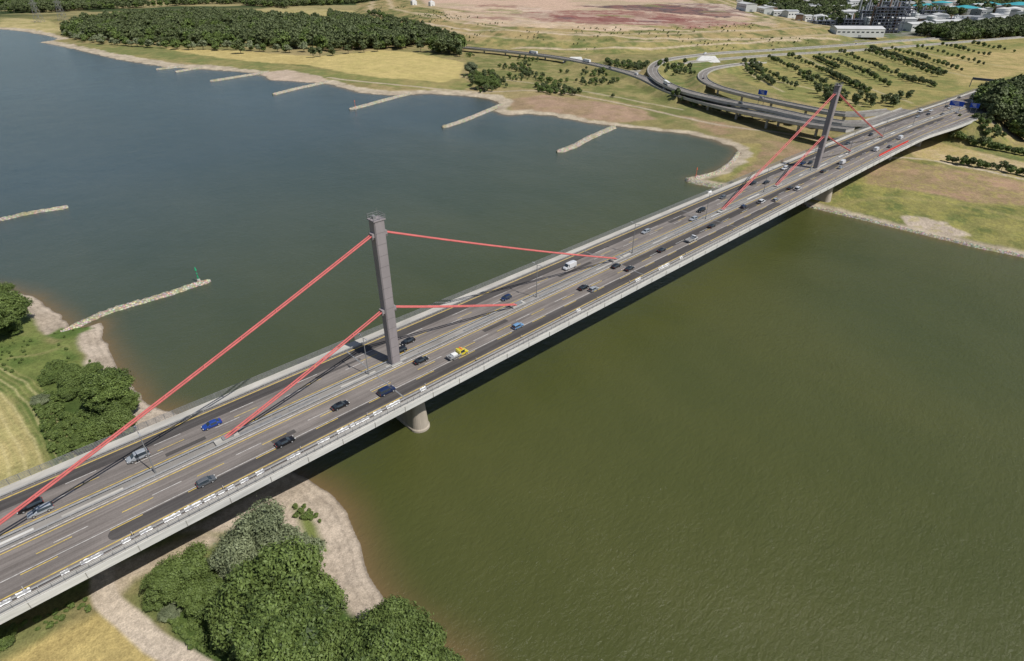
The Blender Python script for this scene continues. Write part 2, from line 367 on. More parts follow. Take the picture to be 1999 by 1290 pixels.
for P,z in (([(820,26),(950,44),(1100,56),(1300,62),(1500,58)],19),([(780,36),(900,58),(1060,72),(1250,78),(1500,75),(1640,70)],12),([(1000,92),(1200,97),(1400,92),(1560,84)],5)):
    path(P,z,7,(.45,.36,.25),soft=2)
for _ in range(60):
    u=rng.uniform(860,1450);v=rng.uniform(8,48);L=rng.uniform(15,80);h0=rng.uniform(1,4)
    cc=[(.5,.39,.31),(.22,.11,.09),(.3,.21,.16),(.42,.33,.25),(.13,.10,.10),(.45,.34,.26),(.2,.2,.08)][rng.integers(7)]
    zone([(u,v),(u+L*.6,v+rng.uniform(-2,3)),(u+L,v+rng.uniform(0,5)),(u+L*.9,v+h0+3),(u-5,v+h0)],24,cc,soft=5,k=.6,warp=2)
# far beach
fw_=np.where(Y>0,(3+.017*np.clip(Rf-200,0,900))*(.3+1.2*n3)+(n2-.5)*6,3.2+(n2-.5)*2)
a=(1-sm(-1.5,2.5,df-fw_))*(df>-4);sc=mixn(c3(.35,.29,.215),c3(.45,.38,.28),sm(.3,.7,n2));col=col*(1-a[:,None])+sc*a[:,None]
zone([(505,143),(560,140),(625,152),(640,163),(580,160),(530,157)],.5,(.38,.30,.22),(.44,.35,.27),soft=3)
wet=sm(.9,-.2,d);col=col*(1-.5*wet[:,None])
me=fastmesh('ground',np.stack([X,Y,H],1),Q,True)
ca=me.color_attributes.new('Col','FLOAT_COLOR','POINT')
ca.data.foreach_set('color',np.concatenate([np.clip(col,0,1),np.ones((len(X),1))],1).astype(np.float32).ravel())
m_,nt,b=newmat('ground_cover')
at=nd(nt,'ShaderNodeAttribute',attribute_name='Col')
k1=mrange(nt,noise(nt,.7,6,.7),.3,.7,.74,1.26);k2=mrange(nt,noise(nt,.09,5,.65),.3,.7,.84,1.16);k3=mrange(nt,noise(nt,3.2,3,.6),.3,.7,.78,1.22)
c=mixc(nt,1.0,at.outputs['Color'],mul(nt,mul(nt,k1,k2),k3),'MULTIPLY')
nt.links.new(c,b.inputs['Base Color']);b.inputs['Roughness'].default_value=.95;b.inputs['Specular IOR Level'].default_value=.1
bp=nd(nt,'ShaderNodeBump');bp.inputs['Strength'].default_value=.6;bp.inputs['Distance'].default_value=.5;nt.links.new(k1,bp.inputs['Height']);nt.links.new(bp.outputs[0],b.inputs['Normal'])
me.materials.append(m_);link(bpy.data.objects.new('ground',me))
print('terrain',time.time()-T0)
# ---- river
sel=np.arange(nr)[::2];selr=sel if sel[-1]==nr-1 else np.append(sel,nr-1)
ids=(selr[:,None]*na+np.arange(na)[None,:])
W=np.stack([X[ids.ravel()],Y[ids.ravel()],np.zeros(ids.size)],1)
n_=len(selr);I=np.arange(n_-1)[:,None]*na+np.arange(na)[None,:];J=np.arange(n_-1)[:,None]*na+(np.arange(na)[None,:]+1)%na
QW=np.stack([I,I+na,J+na,J],-1).reshape(-1,4)
dw=d[ids.ravel()];keep=(dw[QW]<6).any(1);QW=QW[keep]
wm=fastmesh('river_water',W,QW,True)
at_=wm.attributes.new('shore','FLOAT','POINT');at_.data.foreach_set('value',np.clip(-dw,0,200).astype(np.float32))
m_,nt,b=newmat('river_water')
at=nd(nt,'ShaderNodeAttribute',attribute_name='shore')
ex=mrange(nt,at.outputs['Fac'],0,11,1,0)
pw=nd(nt,'ShaderNodeMath',operation='POWER');nt.links.new(ex,pw.inputs[0]);pw.inputs[1].default_value=2.0
big=mrange(nt,noise(nt,.011,5,.6,(1,.55,1)),.35,.65,0,1)
rc=mixc(nt,big,(.054,.063,.017),(.072,.077,.022))
tc=nd(nt,'ShaderNodeTexCoord');sx=nd(nt,'ShaderNodeSeparateXYZ');nt.links.new(tc.outputs['Object'],sx.inputs[0])
up_=mrange(nt,sx.outputs[1],-20,330,0,1)
rc2=mixc(nt,big,(.040,.062,.066),(.054,.077,.083))  # bluer upstream tone: grazing sky reflection painted into the base colour
rc=mixc(nt,up_,rc,rc2)
rc=mixc(nt,pw.outputs[0],rc,(.145,.10,.045))
nt.links.new(rc,b.inputs['Base Color']);b.inputs['Roughness'].default_value=.18;b.inputs['IOR'].default_value=1.33;b.inputs['Specular IOR Level'].default_value=.5
w1=noise(nt,.5,6,.7,(1,1.6,1));w2=noise(nt,.045,3,.6)
hh=nd(nt,'ShaderNodeMath',operation='MULTIPLY_ADD');nt.links.new(w2,hh.inputs[0]);hh.inputs[1].default_value=2.5;nt.links.new(w1,hh.inputs[2])
bp=nd(nt,'ShaderNodeBump');bp.inputs['Distance'].default_value=.42;nt.links.new(hh.outputs[0],bp.inputs['Height']);nt.links.new(bp.outputs[0],b.inputs['Normal'])
wind=mrange(nt,noise(nt,.006,4,.6,(1,.5,1)),.35,.65,.45,1.0);nt.links.new(wind,bp.inputs['Strength'])
wm.materials.append(m_);link(bpy.data.objects.new('river_water',wm))

# ------------------------------------------------------------------ groynes
ms,nt,b=newmat('riprap_stone')
vo=nd(nt,'ShaderNodeTexVoronoi');vo.inputs['Scale'].default_value=1.3;tc=nd(nt,'ShaderNodeTexCoord');nt.links.new(tc.outputs['Object'],vo.inputs['Vector'])
c=mixc(nt,mrange(nt,vo.outputs['Distance'],.1,.6,0,1),(.56,.51,.41),(.24,.21,.16));c=mixc(nt,.35,c,vo.outputs['Color'],'SOFT_LIGHT')
c=mixc(nt,mrange(nt,noise(nt,.15,3),.5,.7,0,.6),c,(.2,.2,.09))
nt.links.new(c,b.inputs['Base Color']);b.inputs['Roughness'].default_value=.95
def groyne(pts,w,h=1.1,step=.8):
    P=crom([(*G(u,v,.6),0) for u,v in pts],step)
    n=len(P);T=np.gradient(P[:,:2],axis=0);T/=np.linalg.norm(T,axis=1)[:,None];N=np.stack([-T[:,1],T[:,0]],1)
    L=np.cumsum(np.r_[0,np.linalg.norm(np.diff(P[:,:2],axis=0),axis=1)]);K=11;V=[]
    endd=np.minimum(L,L[-1]-L)
    wid=w*np.sqrt(np.clip(endd/w,0.02,1))*(.75+.5*fbm(L,L*0+w*7,7,3))
    for j in range(K):
        t=(j/(K-1))*2-1
        x=P[:,0]+N[:,0]*t*wid;y=P[:,1]+N[:,1]*t*wid
        x=x+(fbm(x*3,y*3,2,2)-.5)*1.1;y=y+(fbm(y*3,x*3,2,2)-.5)*1.1
        z=h*(1-abs(t)**1.6*1.5)+(hsh(np.round(x*1.5),np.round(y*1.5))-.5)*.7
        V.append(np.stack([x,y,z],1))
    V=np.stack(V,1).reshape(-1,3);i=np.arange(n-1)[:,None]*K+np.arange(K-1)[None,:]
    q=np.stack([i,i+K,i+K+1,i+1],-1).reshape(-1,4)[:,::-1]
    g=fastmesh('stone_groyne',V,q);g.materials.append(ms);link(bpy.data.objects.new('stone_groyne',g))
groyne([(118,648),(165,626),(205,608),(255,593),(300,580),(345,566),(380,554),(409,547)],2.4)
groyne([(-120,450),(0,427),(50,416),(90,409),(134,402)],2.6)
groyne([(1087,296),(1120,284),(1150,268),(1200,246)],4.6,1.6)
groyne([(863,248),(900,236),(940,220),(980,203)],4.2,1.6)
groyne([(682,213),(720,203),(760,192),(800,182)],4.5,1.6)
groyne([(532,184),(580,172),(640,159)],4.5,1.6)
groyne([(410,158),(460,150),(530,139)],5,1.6)
groyne([(342,140),(370,135),(415,129)],5,1.6)
groyne([(305,135),(340,131),(372,127)],4.5,1.6)
groyne([(1338,350),(1370,357),(1410,364)],4,1.8)
groyne([(1442,297),(1425,318),(1395,338),(1345,350)],2.6,1.8)
groyne([(1575,400),(1660,420),(1780,449),(1900,478),(2000,499),(2150,537)],1.9,1.0)

# ------------------------------------------------------------------ bridge
BR=empty('cable_stayed_bridge')
S0,S1=-330,1150
def fn(s): return -18.4-3.6*float(sm(400,465,s))
def ff(s): return 18.4+13*float(sm(500,720,s))
mp=mainpath(S0,S1,12);ss=[p[0] for p in mp]
dk=MB()
sweep(dk,mp,lambda i:[(fn(ss[i]),-.03),(fn(ss[i]),-1.75),(fn(ss[i])+.5,-1.75),(-9,-2.6),(9,-2.6),(ff(ss[i])-.5,-1.75),(ff(ss[i]),-1.75),(ff(ss[i]),-.03)],'fasc')
dk.build('deck_slab',BR)
gd=MB();sweep(gd,mainpath(S0,490),[(-8.5,-2.5),(-7.5,-4.4),(7.5,-4.4),(8.5,-2.5)],'girder')
for s in np.arange(-320,485,6.0):
    for sg in (-1,1):
        gd.add([(s-.1,yc(s)+sg*8.6,D-2.4),(s+.1,yc(s)+sg*8.6,D-2.4),(s+.1,yc(s)+sg*18.2,D-1.6),(s-.1,yc(s)+sg*18.2,D-1.6),(s-.1,yc(s)+sg*8.6,D-4),(s+.1,yc(s)+sg*8.6,D-4),(s+.1,yc(s)+sg*18.2,D-2.),(s-.1,yc(s)+sg*18.2,D-2.)],CF,'girder')
for s in np.arange(-324,485,9.0):
    for sg in (-1,1): gd.box((s,yc(s)+sg*18.46,D-.9),(.12,.08,1.66),'medc')
gd.build('box_girder',BR)
rd=MB()
strip(rd,mp,lambda i:fn(ss[i])+1.9,lambda i:-1.5,.0,'asph');strip(rd,mp,lambda i:1.5,lambda i:ff(ss[i])-3.3,.0,'asph')
rd.build('carriageway',BR)
dp=MB()
pn=mainpath(-74,210,8);strip(dp,pn,-14.2,-10.6,.012,'dark')
dp.add([(-74,-14.2,D+.012),(-74,-10.6,D+.012)]+[(-74-1.8*math.sin(t),-12.4+1.8*math.cos(t),D+.012) for t in np.linspace(.3,2.84,6)],[tuple(range(8))],'dark')
strip(dp,mainpath(-330,500),10.5,13.9,.012,'dark');strip(dp,mainpath(100,480),-7.0,-3.6,.012,'dark')
for s,o,L,w_ in ((-60,4,9,1.2),(-20,8.2,14,1.0),(30,-5,10,1.6),(75,5,18,1.4),(150,8,12,2),(-40,-8.6,6,1.5)):
    strip(dp,[(s,0,D),(s+L,0,D)],o,o+w_,.012,'dark')
for s in (-106,0,106,174,280,386): 
    for o0,o1 in ((-16.4,-1.6),(1.6,15)): strip(dp,[(s-7.2,0 if s<350 else yc(s),D),(s-6.8,0 if s<350 else yc(s),D)],o0,o1,.03,'steel')
dp.build('asphalt_repair_strips',BR)
fw=MB()
sweep(fw,mp,lambda i:[(ff(ss[i])-3.2,0),(ff(ss[i])-3.2,.16),(ff(ss[i])-.15,.16),(ff(ss[i])-.15,0)],'conc')
sweep(fw,mp,lambda i:[(fn(ss[i])+.15,0),(fn(ss[i])+.15,.16),(fn(ss[i])+1.8,.16),(fn(ss[i])+1.8,0)],'conc')
sweep(fw,mp,[(-1.45,0),(-1.45,.14),(1.45,.14),(1.45,0)],'medc')
fw.build('footways_and_median',BR)
mk=MB()
def dash(off,m,w,L,gap,s0,s1,ph=0):
    s=s0+ph
    while s<s1:
        strip(mk,[(q,yc(q),D) for q in (s,s+L/2,s+L)],off-w/2,off+w/2,.022,m);s+=L+gap
LM=mainpath(S0,900,12)
for off,m,w in ((-14.6,'yline',.24),(-2.7,'yline',.22),(14.2,'yline',.26),(2.9,'yline',.22),(-1.9,'wline',.25),(1.9,'wline',.25),(-15.6,'wline',.25),(-10.2,'wline',.18)):
    strip(mk,LM,off-w/2,off+w/2,.022,m)
dash(-10.75,'yline',.2,6,9,-300,700);dash(-7.2,'yline',.2,6,9,-300,700,3);dash(-6.4,'wline',.18,6,12,-300,700);dash(6.6,'wline',.18,6,12,-300,700);dash(10.2,'wline',.18,6,12,-300,700,5);dash(7.5,'yline',.16,6,12,-300,400,5)
dash(-18.5,'wline',.2,6,12,470,900);dash(18,'wline',.2,6,12,560,900);dash(23,'wline',.2,6,12,620,900)
mk.build('road_markings',BR)
def railing(parent,name,s0,s1,offf,h,m,step=2.0,bars=(1.0,.55),th=.07,base=.16):
    mb=MB();s=s0
    while s<=s1:
        mb.box((s,yc(s)+offf(s),D+base+h/2),(th,th,h),m);s+=step
    pp=mainpath(s0,s1,12);q=[p[0] for p in pp]
    for f in bars:
        z=base+h*f;sweep(mb,pp,lambda i:[(offf(q[i])-th/2,z-th/2),(offf(q[i])-th/2,z+th/2),(offf(q[i])+th/2,z+th/2),(offf(q[i])+th/2,z-th/2)],m)
    return mb.build(name,parent)
railing(BR,'railing_upstream',-300,1000,lambda s:ff(s)-.25,1.7,'steel',2.0,(1,.8,.6,.4,.2),.1)
railing(BR,'railing_downstream',-300,1000,lambda s:fn(s)+.25,1.15,'steel',2.0,(1,.66,.33),.07)
def guard(name,offf,s0=-300,s1=1000):
    mb=MB();pp=mainpath(s0,s1,12);q=[p[0] for p in pp]
    sweep(mb,pp,lambda i:[(offf(q[i])-.06,.5),(offf(q[i])-.06,.82),(offf(q[i])+.06,.82),(offf(q[i])+.06,.5)],'rail')
    s=s0
    while s<s1: mb.box((s,yc(s)+offf(s),D+.33),(.1,.1,.66),'rail');s+=4
    mb.build(name,BR)
guard('guard_rail_a',lambda s:-1.3);guard('guard_rail_b',lambda s:1.3);guard('guard_rail_c',lambda s:ff(s)-3.55);guard('guard_rail_d',lambda s:fn(s)+2.1)
md=MB()
s=-300
while s<600:
    L=rng.uniform(4,14)
    md.box((s+L/2,rng.uniform(-.5,.5)+yc(s),D+.2),(L,rng.uniform(.4,.9),.14),['fasc','steel','conc','medc'][rng.integers(4)]);s+=L+rng.uniform(2,9)
for a_ in (-101,-47.5,48.8,101.4,179,234,328,382):
    md.box((a_,yc(a_),D+.45),(5.5,1.9,.7),'conc');md.box((a_+.3,yc(a_),D+.95),(2.6,1.3,.5),'steel')
md.build('median_fittings',BR)
bm_,nt,b=newmat('painted_banner_cloth')
v1=mrange(nt,noise(nt,1.6,3,.5,(1,1,2.2)),.52,.58,0,1);c=mixc(nt,v1,(.76,.76,.75),(.33,.33,.36));nt.links.new(c,b.inputs['Base Color']);b.inputs['Roughness'].default_value=.9
bn=MB();s=-130.
def cloth(s,L,m,off=-16.15,h=1.0):
    k=8;V=[]
    for i in range(k+1):
        x=s+L*i/k;w=.06*math.sin(i*1.9+s)
        V+= [(x,yc(x)+off-.25+w,D+.2),(x,yc(x)+off+.2-w,D+.14+h*(1-.25*abs(math.sin(i*1.3+s))))]
    bn.add(V,[(2*i,2*i+2,2*i+3,2*i+1) for i in range(k)],m)
while s<4:
    L=rng.uniform(1.0,4.0);
    if rng.random()<.75: cloth(s,L,bm_,h=rng.uniform(.55,1.05))
    s+=L+rng.uniform(.2,2.2)
for s_,L in ((106,7),(92,3),(120,2),(60,2)): cloth(s_,L,bm_)
cloth(197,3,bm_,18.0,1.2)
bn.build('banners',BR)
rb=MB();s=331.
while s<380: rb.box((s+1.2,yc(s)-15.4,D+.75),(2.3,.08,1.3),'redb');s+=2.4
rb.box((355,-15.4,D+.06),(49,.5,.1),'white');rb.build('red_barrier_boards',BR)
tb=MB();s=-90.
while s<330:
    tb.box((s,-14.95,D+.07),(.5,.3,.1),'black');tb.box((s,-14.95,D+.5),(.06,.25,.8),'white');tb.box((s-.035,-14.95,D+.6),(.02,.25,.22),'orange');s+=18
tb.build('lane_marker_posts')
PH=43.4
def pylon(x):
    mb=MB();n=14
    for k in range(n):
        z0=D+.1+PH*k/n;z1=D+.1+PH*(k+1)/n
        def wd(z): t=(z-D)/PH;return 1.38+.14*t,1.30+.12*t
        a0,b0=wd(z0);a1,b1=wd(z1);e=.28
        def ring(a,b,z): return [(x-a+e,-b,z),(x+a-e,-b,z),(x+a,-b+e,z),(x+a,b-e,z),(x+a-e,b,z),(x-a+e,b,z),(x-a,b-e,z),(x-a,-b+e,z)]
        V=ring(a0,b0,z0)+ring(a1,b1,z1);mb.add(V,[(j,(j+1)%8,8+(j+1)%8,8+j) for j in range(8)]+[tuple(range(8,16))],'pylon')
        mb.box((x,0,z1-.03),(a1*2-.4,b1*2+.05,.07),'seam')
    zt=D+PH+.1
    mb.box((x,0,zt+.12),(3.5,3.2,.25),'pylon')
    for sx_ in (-1,0,1):
        for sy in (-1,0,1):
            if sx_ or sy: mb.box((x+sx_*1.65,sy*1.5,zt+.8),(.09,.09,1.2),'steel')
    for z in (zt+.85,zt+1.4):
        for sy in (-1,1): mb.box((x,sy*1.5,z),(3.3,.08,.08),'steel')
        for sx_ in (-1,1): mb.box((x+sx_*1.65,0,z),(.08,3.,.08),'steel')
    mb.cyl((x+.9,.9,zt),(x+.9,.9,zt+2.6),.05,.03,'steel',6);mb.box((x-.5,.3,zt+.6),(.8,.8,.9),'steel')
    for z in (39.8,17.9):
        for sx_ in (-1,1):
            mb.box((x+sx_*1.75,0,D+z),(.9,1.7,1.1),'pylon');mb.box((x+sx_*2.0,0,D+z-.75),(.6,1.4,.5),'seam')
    mb.box((x,0,D+.25),(3.5,3.1,.3),'conc')
    mb.build('pylon',BR)
def cable(x0,z0,x1):
    mb=MB();a=Vector((x0,0,D+z0));b=Vector((x1,0,D+.9))
    for sy in (-.42,.42):
        prev=None
        N=16
        for k in range(N+1):
            t=k/N;p=a.lerp(b,t);p.z-=4*t*(1-t)*.006*abs(x1-x0);p.y=sy
            if prev: mb.cyl(prev,p,.21,.21,'red',8,False)
            prev=p.copy()
    n=int(abs(x1-x0)/9)
    for k in range(1,n):
        t=k/n;p=a.lerp(b,t);p.z-=4*t*(1-t)*.006*abs(x1-x0);mb.box(p,(.25,1.05,.3),'red')
    mb.build('stay_cable',BR)
for px,sg in ((0,1),(0,-1),(280,1),(280,-1)):
    cable(px+sg*1.9,39.8,px+sg*101.4);cable(px+sg*1.9,17.9,px+sg*48.2)
pylon(0);pylon(280)
def pier(x,hn,wt,wb,yo=0,zb=-4,slope=1.3):
    K=28;rings=[]
    for z,w,l in ((zb,wb*1.05,hn+slope*1.1),(0.6,wb,hn+slope),(1.0,wb*.9,hn+slope*.8),(D-4.3,wt,hn)):
        r=[]
        for k in range(K):
            t=2*math.pi*k/K;c_,s_=math.cos(t),math.sin(t)
            r.append((x+w*c_*1.0,yo+(l-w)*(1 if s_>0 else -1)*(1 if abs(s_)>1e-6 else 0)+w*s_,z))
        rings.append(r)
    V=sum(rings,[]);F=[]
    for a in range(3):
        for k in range(K): F.append((a*K+k,a*K+(k+1)%K,(a+1)*K+(k+1)%K,(a+1)*K+k))
    F.append(tuple(range(3*K,4*K)));mkmesh('river_pier',V,F,[M['pier']],None,False,BR)
pier(0,11.5,1.7,3.0);pier(280,11.5,1.7,3.0)
for x in (-106,-180,-250,386,440):
    for yo in (-5.5,5.5): pier(x,2.2,1.2,1.4,yc(x)+yo,slope=.1)
def lamp(x,y0=0.0):
    mb=MB();mb.cyl((0,0,.14),(0,0,12.3),.15,.09,'steel',8);mb.box((0,0,.5),(.35,.35,.8),'steel')
    for sy in (-1,1):
        mb.cyl((0,0,12.2),(0,sy*1.3,12.6),.06,.06,'steel',6);mb.box((0,sy*1.75,12.62),(.35,1.0,.14),'rail')
    mb.build('street_lamp',None,(x,yc(x)+y0,D))
for x in (-117,-63.4,-8.5,57.6,111.3,165,219,272.5,327,381,435,490,545,600,655): lamp(x)
def gantry(u,v,zc,name,panels,face=-1,base=D):
    x,y=G(u,v,zc)
    mb=MB()
    for (dy,w,h) in panels:
        mb.box((x,y+dy,zc),(.25,w,h),'blue');mb.box((x-.14,y+dy,zc+h/2-.08),(.03,w-.3,.09),'white');mb.box((x-.14,y+dy,zc-h/2+.08),(.03,w-.3,.09),'white')
        for k in range(3): mb.box((x-.15,y+dy+w*(.1-.08*k),zc+h*(.25-.25*k)),(.03,w*(.5-.1*k),h*.09),'white')
        for sy in (-1,1): mb.box((x+.3,y+dy+sy*w*.3,(zc+base)/2),(.3,.3,zc-base+h*.5),'steel')
    mb.build(name)
gantry(1868,202,D+6,'motorway_sign',[(0,9.5,3.6)]);gantry(1903,206,D+5.5,'motorway_sign',[(0,6,3.3)])
gantry(1489,180,D+1,'motorway_sign',[(0,8,4.)],base=6)
x,y=G(1928,157,D+7);mb=MB();mb.box((x,y,D+7.5),(1,24,2),'bdark');mb.box((x,y-12,D+3.5),(.6,.6,7),'steel');mb.box((x,y+12,D+3.5),(.6,.6,7),'steel');mb.build('sign_gantry')

# ------------------------------------------------------------------ ramps
def ramp(P,w,name,zfill):
    e=empty(name);mb=MB()
    sweep(mb,P,[(-w,-.03),(-w,-1.3),(-w+1.6,-1.9),(w-1.6,-1.9),(w,-1.3),(w,-.03)],'conc')
    strip(mb,P,-w+.5,w-.5,.02,'road')
    for o in (-w+.15,w-.15): sweep(mb,P,[(o-.12,0),(o-.12,.85),(o+.12,.85),(o+.12,0)],'conc')
    for o in (-w+1.2,w-1.2): strip(mb,P,o-.12,o+.12,.05,'wline')
    strip(mb,P,-.12,.12,.05,'wline')
    mb.build('deck',e)
    c=MB();L=0
    for i in range(1,len(P)-1):
        L+=np.linalg.norm(P[i]-P[i-1])
        if L>30 and P[i][2]>zfill:
            L=0;g=hz(P[i][0],P[i][1]);c.cyl((P[i][0],P[i][1],min(g,0)-1),(P[i][0],P[i][1],P[i][2]-1.8),1.0,1.1,'conc',12)
    if c.V: c.build('columns',e)
ramp(rampA,6.0,'elevated_ramp_road',10.2);ramp(rampB,5.2,'slip_road',9.9);ramp(rampC,6.0,'elevated_ramp_road',8.8);ramp(rampD,5.0,'country_road',99)
for (u,v,sz) in ((1118,119,16),(1378,117,20)):
    x,y=G(u,v,6);mb=MB()
    dx,dy=math.cos(YAW),math.sin(YAW);rx,ry=math.sin(YAW),-math.cos(YAW)
    V=[(x-rx*sz-dx*10,y-ry*sz-dy*10,1.5),(x+rx*sz-dx*12,y+ry*sz-dy*12,1.5),(x+rx*sz*.8+dx*14,y+ry*sz*.8+dy*14,9.5),(x-rx*sz*.1+dx*14,y-ry*sz*.1+dy*14,9.5),(x+rx*sz+dx*16,y+ry*sz+dy*16,1),(x-rx*sz+dx*16,y-ry*sz+dy*16,1)]
    mb.add(V,[(0,1,2,3),(1,4,2),(0,3,5),(2,4,5,3)],'fasc');mb.build('paved_abutment')

# ------------------------------------------------------------------ vehicles
def carpaint(name,c):
    m,nt,b=newmat(name);f=mrange(nt,noise(nt,2,2),.3,.7,0,1)
    nt.links.new(mixc(nt,f,tuple(x*.92 for x in c),tuple(min(1,x*1.06) for x in c)),b.inputs['Base Color'])
    b.inputs['Roughness'].default_value=.3;b.inputs['Coat Weight'].default_value=.5;b.inputs['Metallic'].default_value=.2;return m
PAINT={k:carpaint('car_paint_'+k,c) for k,c in dict(black=(.012,.012,.014),white=(.7,.7,.7),silver=(.36,.38,.40),grey=(.12,.13,.14),blue=(.02,.06,.30),navy=(.015,.03,.09),lblue=(.18,.34,.55),yellow=(.75,.62,.05),brown=(.1,.07,.05),red=(.4,.02,.02)).items()}
M['tail']=mat('tail_light',(.45,.01,.01),.3,.05);M['head']=mat('head_light',(.7,.7,.68),.2,.05)
KINDS={
'sedan':[(-2.3,.72,.35,.62,.62,.6),(-2.25,.84,.28,.92,.92,.7),(-1.75,.88,.25,.98,1.0,.68),(-1.1,.9,.22,.95,1.40,.6),(-.1,.9,.22,.92,1.45,.62),(.45,.9,.22,.92,1.38,.6),(1.15,.9,.22,.93,.95,.7),(2.0,.86,.25,.78,.78,.68),(2.3,.72,.32,.58,.58,.55)],
'estate':[(-2.3,.74,.35,.7,.7,.6),(-2.25,.86,.28,.95,1.1,.68),(-2.0,.9,.25,.98,1.42,.62),(-1.0,.91,.22,.95,1.5,.63),(0,.91,.22,.93,1.5,.63),(.5,.9,.22,.93,1.42,.6),(1.2,.9,.22,.95,.98,.7),(2.0,.86,.25,.8,.8,.68),(2.3,.72,.32,.58,.58,.55)],
'hatch':[(-2.0,.74,.35,.7,.7,.6),(-1.95,.84,.28,.95,1.1,.66),(-1.65,.87,.25,.95,1.42,.6),(-.8,.88,.22,.93,1.5,.62),(.1,.88,.22,.92,1.48,.62),(.5,.87,.22,.92,1.4,.6),(1.15,.87,.22,.93,.96,.68),(1.75,.83,.25,.8,.8,.64),(2.0,.7,.32,.6,.6,.52)],
'suv':[(-2.4,.8,.4,.8,.8,.7),(-2.35,.93,.35,1.1,1.3,.74),(-2.1,.96,.32,1.12,1.8,.72),(-1.0,.97,.3,1.1,1.88,.74),(.3,.97,.3,1.08,1.86,.73),(.7,.96,.3,1.08,1.76,.7),(1.4,.96,.3,1.1,1.14,.76),(2.1,.92,.32,.98,.98,.74),(2.4,.8,.4,.7,.7,.62)],
'van':[(-2.9,.88,.4,.9,1.2,.84),(-2.85,.98,.35,1.2,2.3,.86),(-1.5,1.0,.3,1.2,2.42,.88),(0,1.0,.3,1.2,2.42,.88),(1.1,1.0,.3,1.2,2.38,.86),(1.5,1.0,.3,1.2,2.2,.82),(2.2,.98,.3,1.18,1.25,.82),(2.7,.92,.35,1.0,1.0,.76),(2.9,.8,.42,.7,.7,.65)]}
MESH={}
def wheel(mb,x,y,r,w=.24):
    mb.cyl((x,y-w/2,r),(x,y+w/2,r),r,r,'black',14);mb.cyl((x,y-w/2-.01,r),(x,y+w/2+.01,r),r*.55,r*.55,'rail',10)
def carmesh(kind,colr):
    k=(kind,colr)
    if k in MESH: return MESH[k]
    mb=MB();P=PAINT[colr];pm=P;G_='win'
    if kind=='truck':
        mb.box((5.2,0,1.75),(2.2,2.45,2.5),P);mb.box((6.27,0,2.25),(.12,2.2,1.0),'win');mb.box((5.6,0,2.3),(.9,2.52,.8),'win');mb.box((5.1,0,3.2),(1.8,2.2,.5),P)
        mb.box((-1.8,0,2.35),(11.2,2.5,2.8),'white');mb.box((-1.5,0,.8),(11.5,1.2,.3),'steel')
        for x in (5.2,2.4,-3.6,-4.9,-6.2):
            for y in (-1.05,1.05): wheel(mb,x,y,.5,.35)
    elif kind in('tow','pickup'):
        st=[(.3,.96,.35,1.15,1.7,.8),(.4,1.0,.3,1.18,2.05,.82),(1.2,1.0,.3,1.18,2.1,.84),(1.7,1.0,.3,1.18,1.9,.8),(2.3,.98,.3,1.15,1.2,.82),(2.9,.94,.35,1.0,1.0,.76),(3.1,.82,.42,.7,.7,.65)]
        mb.box((-1.7,0,.72),(4.1,2.1,.16),'steel')
        mb.box((-1.7,-1.03,1.0),(4.1,.06,.42),'rail');mb.box((-1.7,1.03,1.0),(4.1,.06,.42),'rail');mb.box((-3.75,0,1.0),(.06,2.05,.42),'rail')
        if kind=='tow':
            mb.box((-1.4,.1,1.05),(1.6,1.4,.5),'white');mb.box((-2.8,-.2,1.0),(.9,1.2,.4),'bgrey');mb.box((.9,0,2.2),(.35,1.5,.16),'orange');mb.box((-.0,0,1.5),(.5,1.9,1.3),P)
        loft=st
    else: loft=KINDS[kind]
    if kind!='truck':
        st=loft;K=10;V=[]
        for (x,w,zb,zbelt,zr,wr) in st:
            cab=zr>zbelt+.15
            half=[(w*.9,zb),(w,zb+.22),(w*.985,zbelt-.04),(wr+.06 if cab else w*.9,(zr-.08) if cab else zbelt),(wr*.75 if cab else w*.5,zr+(.02 if cab else .04))]
            V+= [(x,y,z) for y,z in half]+[(x,-y,z) for y,z in half[::-1]]
        o=len(mb.V);mb.V+=V;n=len(st)
        ip,ig=mb.mi(pm),mb.mi(G_)
        for i in range(n-1):
            c0=st[i][4]>st[i][3]+.15;c1=st[i+1][4]>st[i+1][3]+.15
            for j in range(K):
                j2=(j+1)%K;mi=ip
                if (j in(2,6)) and (c0 and c1):
                    mi=ig
                    if kind=='van' and st[i][0]<.9 : mi=ip
                if j in (3,4,5) and (c0!=c1 or abs(st[i][4]-st[i+1][4])>.25) and (c0 or c1):
                    mi=ig
                    if kind=='van' and st[i][0]<0: mi=ip
                if j in (2,6) and c0!=c1: mi=ip
                mb.F.append((o+i*K+j,o+i*K+j2,o+(i+1)*K+j2,o+(i+1)*K+j));mb.I.append(mi)
        mb.F.append(tuple(o+j for j in range(K)));mb.I.append(ip);mb.F.append(tuple(o+(n-1)*K+j for j in range(K))[::-1]);mb.I.append(ip)
        xf,xr=st[-1][0],st[0][0];w=st[-1][1];r=.33 if kind in('sedan','hatch','estate') else .38
        if kind in('tow','pickup'): xr=-3.7
        for x in (xf-.95,xr+.95 if kind not in('tow','pickup') else -2.4):
            for y in (-1,1): wheel(mb,x,y*(st[3][1]-.1),r)
        zl=st[-1][3]
        for y in (-1,1):
            mb.box((xf-.1,y*(w-.14),zl+.02),(.26,.3,.14),'head');mb.box((xr+.02,y*(st[0][1]-.12),.8),(.1,.26,.2),'tail')
            xm=[s for s in st if s[4]>s[3]+.15][-1][0]+.25;mb.box((xm,y*(st[3][1]+.08),st[3][3]+.05),(.12,.2,.14),pm)
        if kind in('sedan','estate','hatch'): mb.box((xr+.03,0,.75),(.03,.5,.12),'white')
    me=bpy.data.meshes.new('car_'+kind);me.from_pydata(mb.V,[],mb.F)
